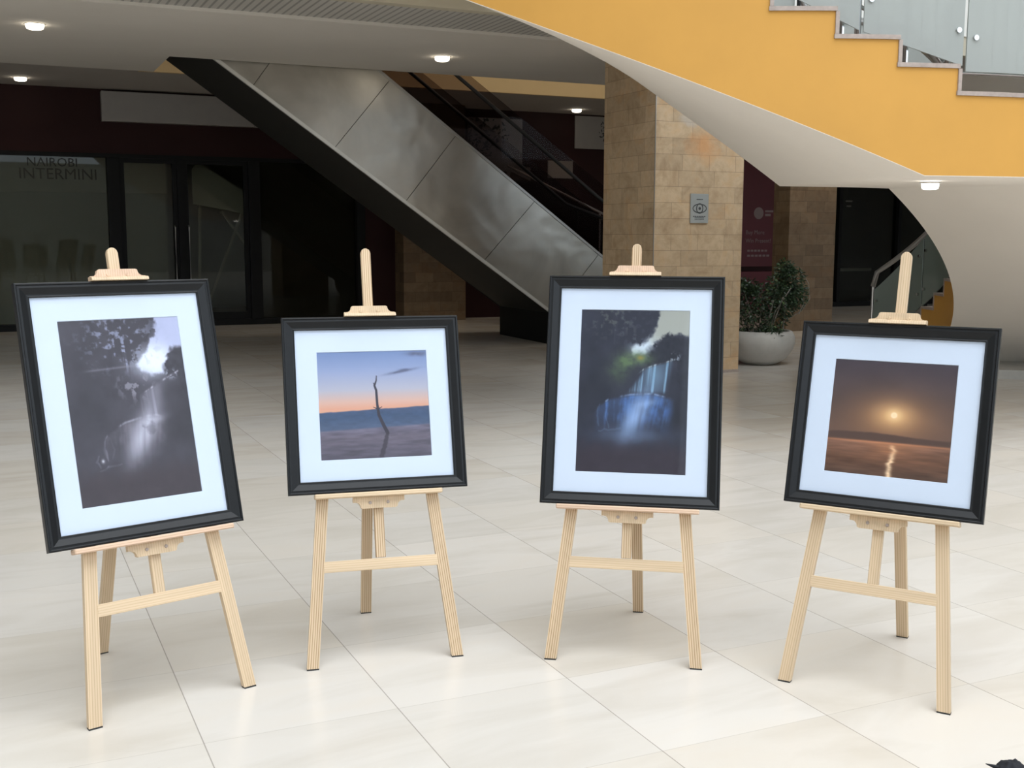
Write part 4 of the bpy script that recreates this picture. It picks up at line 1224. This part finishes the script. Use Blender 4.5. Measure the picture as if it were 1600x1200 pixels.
def picture(i, label, fn):
    x, y, yaw, th, dr, v2, vt, du, rx, lh, mb = EAS[i]
    w, h = SIZES[i]
    L, Sn, Cs = plane_fn(th)
    Rz = Matrix.Rotation(yaw, 4, 'Z')
    Lm = frame_mat((0, 0, 0), L(0, 1, 0) - L(0, 0, 0), L(0, 0, 1))   # x=u, y=v, z=n
    org = Matrix.Translation((x, y, 0)) @ Rz @ Matrix.Translation(L(du, v2 + .0008, .003))
    root = empty('framed_picture'); root.matrix_world = org @ Lm
    tag(root, label, 'framed picture', 'framed photographs on pine easels')
    # moulding profile: (inset, height) from the outer back edge to the inner back edge
    prof = [(0, 0), (0, .024), (.0015, .0268), (.0055, .0275), (.0075, .0262), (.0085, .0235), (.0105, .0232), (.016, .0238), (.036, .0150), (.040, .0145), (.0425, .0155), (.045, .0140), (.045, .006), (.045, .0)]
    bm = bmesh.new(); loops = []
    for ins, z_ in prof:
        loops.append([bm.verts.new(p) for p in ((-w / 2 + ins, ins, z_), (w / 2 - ins, ins, z_), (w / 2 - ins, h - ins, z_), (-w / 2 + ins, h - ins, z_))])
    for a, b in zip(loops, loops[1:] + loops[:1]):
        for k in range(4):
            k2 = (k + 1) % 4
            bm.faces.new((a[k], a[k2], b[k2], b[k]))
    obj('frame', bm, M['black'], root)
    pw, p0, p1 = (.394, .120, .716) if h > .7 else (.399, .120, .509)
    # mat board with a bevelled window
    bm = bmesh.new()
    mi = .043
    A = [(-w / 2 + mi, mi), (w / 2 - mi, mi), (w / 2 - mi, h - mi), (-w / 2 + mi, h - mi)]
    B = [(-pw / 2 - .0015, p0 - .0015), (pw / 2 + .0015, p0 - .0015), (pw / 2 + .0015, p1 + .0015), (-pw / 2 - .0015, p1 + .0015)]
    Cc = [(-pw / 2, p0), (pw / 2, p0), (pw / 2, p1), (-pw / 2, p1)]
    LA_ = [[bm.verts.new((a, b, z_)) for a, b in q] for q, z_ in ((A, .0045), (A, .0065), (B, .0065), (Cc, .0045))]
    for a, b in zip(LA_, LA_[1:] + LA_[:1]):
        for k in range(4):
            k2 = (k + 1) % 4; bm.faces.new((a[k], a[k2], b[k2], b[k]))
    obj('mat_board', bm, M['mat'], root)
    nx, ny = (240, 360) if h > .7 else (280, 280)
    me = ink_mesh(pw + .004, p1 - p0 + .004, nx, ny, fn)
    po = bpy.data.objects.new('print', me); COL.objects.link(po); po.parent = root; po.location = (0, p0 - .002, .0042)
    obj('glass', bx(-w / 2 + mi, w / 2 - mi, mi, h - mi, .0085, .0095), M['frameglass'], root)
    obj('backing', bx(-w / 2 + .01, w / 2 - .01, .01, h - .01, -.001, .0035), M['backing'], root)
    return root

ELAB = ['pine easel furthest left, holding the monochrome waterfall picture', 'pine easel holding the lake picture with the bare branch', 'pine easel in front of the stone column, holding the blue waterfall picture', 'pine easel furthest right, holding the sunset picture']
PLAB = ['tall black framed monochrome waterfall photograph on the leftmost easel', 'square black framed photograph of a bare branch in a lake at dusk', 'tall black framed colour photograph of a blue waterfall under green trees', 'square black framed photograph of an orange sunset over water']
FNS = [lambda a, b: waterfall(a, b, False), driftwood, lambda a, b: waterfall(a, b, True), sunset]
for i in range(4):
    easel(i, ELAB[i])
    picture(i, PLAB[i], FNS[i])

# ------------------------------------------------------------------ black fabric bag poking into the lower right corner
bg_ = empty('pouch', (1.385, 2.945, 0), 0.3)
tag(bg_, 'small black cloth pouch just showing at the bottom right corner of the floor', 'pouch')
bm = bmesh.new()
bmesh.ops.create_uvsphere(bm, u_segments=40, v_segments=20, radius=1.0)
for v in bm.verts:
    c = v.co.copy()
    wr = mnoise.noise(c * 2.1) * .10 + abs(mnoise.noise(c * 5)) * .10
    v.co = Vector((c.x * .042 - .010 * c.z, c.y * .05, max(0, .034 + c.z * .036))) * (1 + wr)
obj('body', bm, M['cloth'], bg_, True)
bm = bmesh.new()
for k, (p, q) in enumerate([((-.028, .02, .045), (-.065, .04, .056)), ((-.03, .0, .04), (-.07, .015, .05)), ((-.03, -.02, .03), (-.075, -.02, .034))]):
    cyl(p, q, .010, 6, .001, bm)
obj('fringe', bm, M['cloth'], bg_)
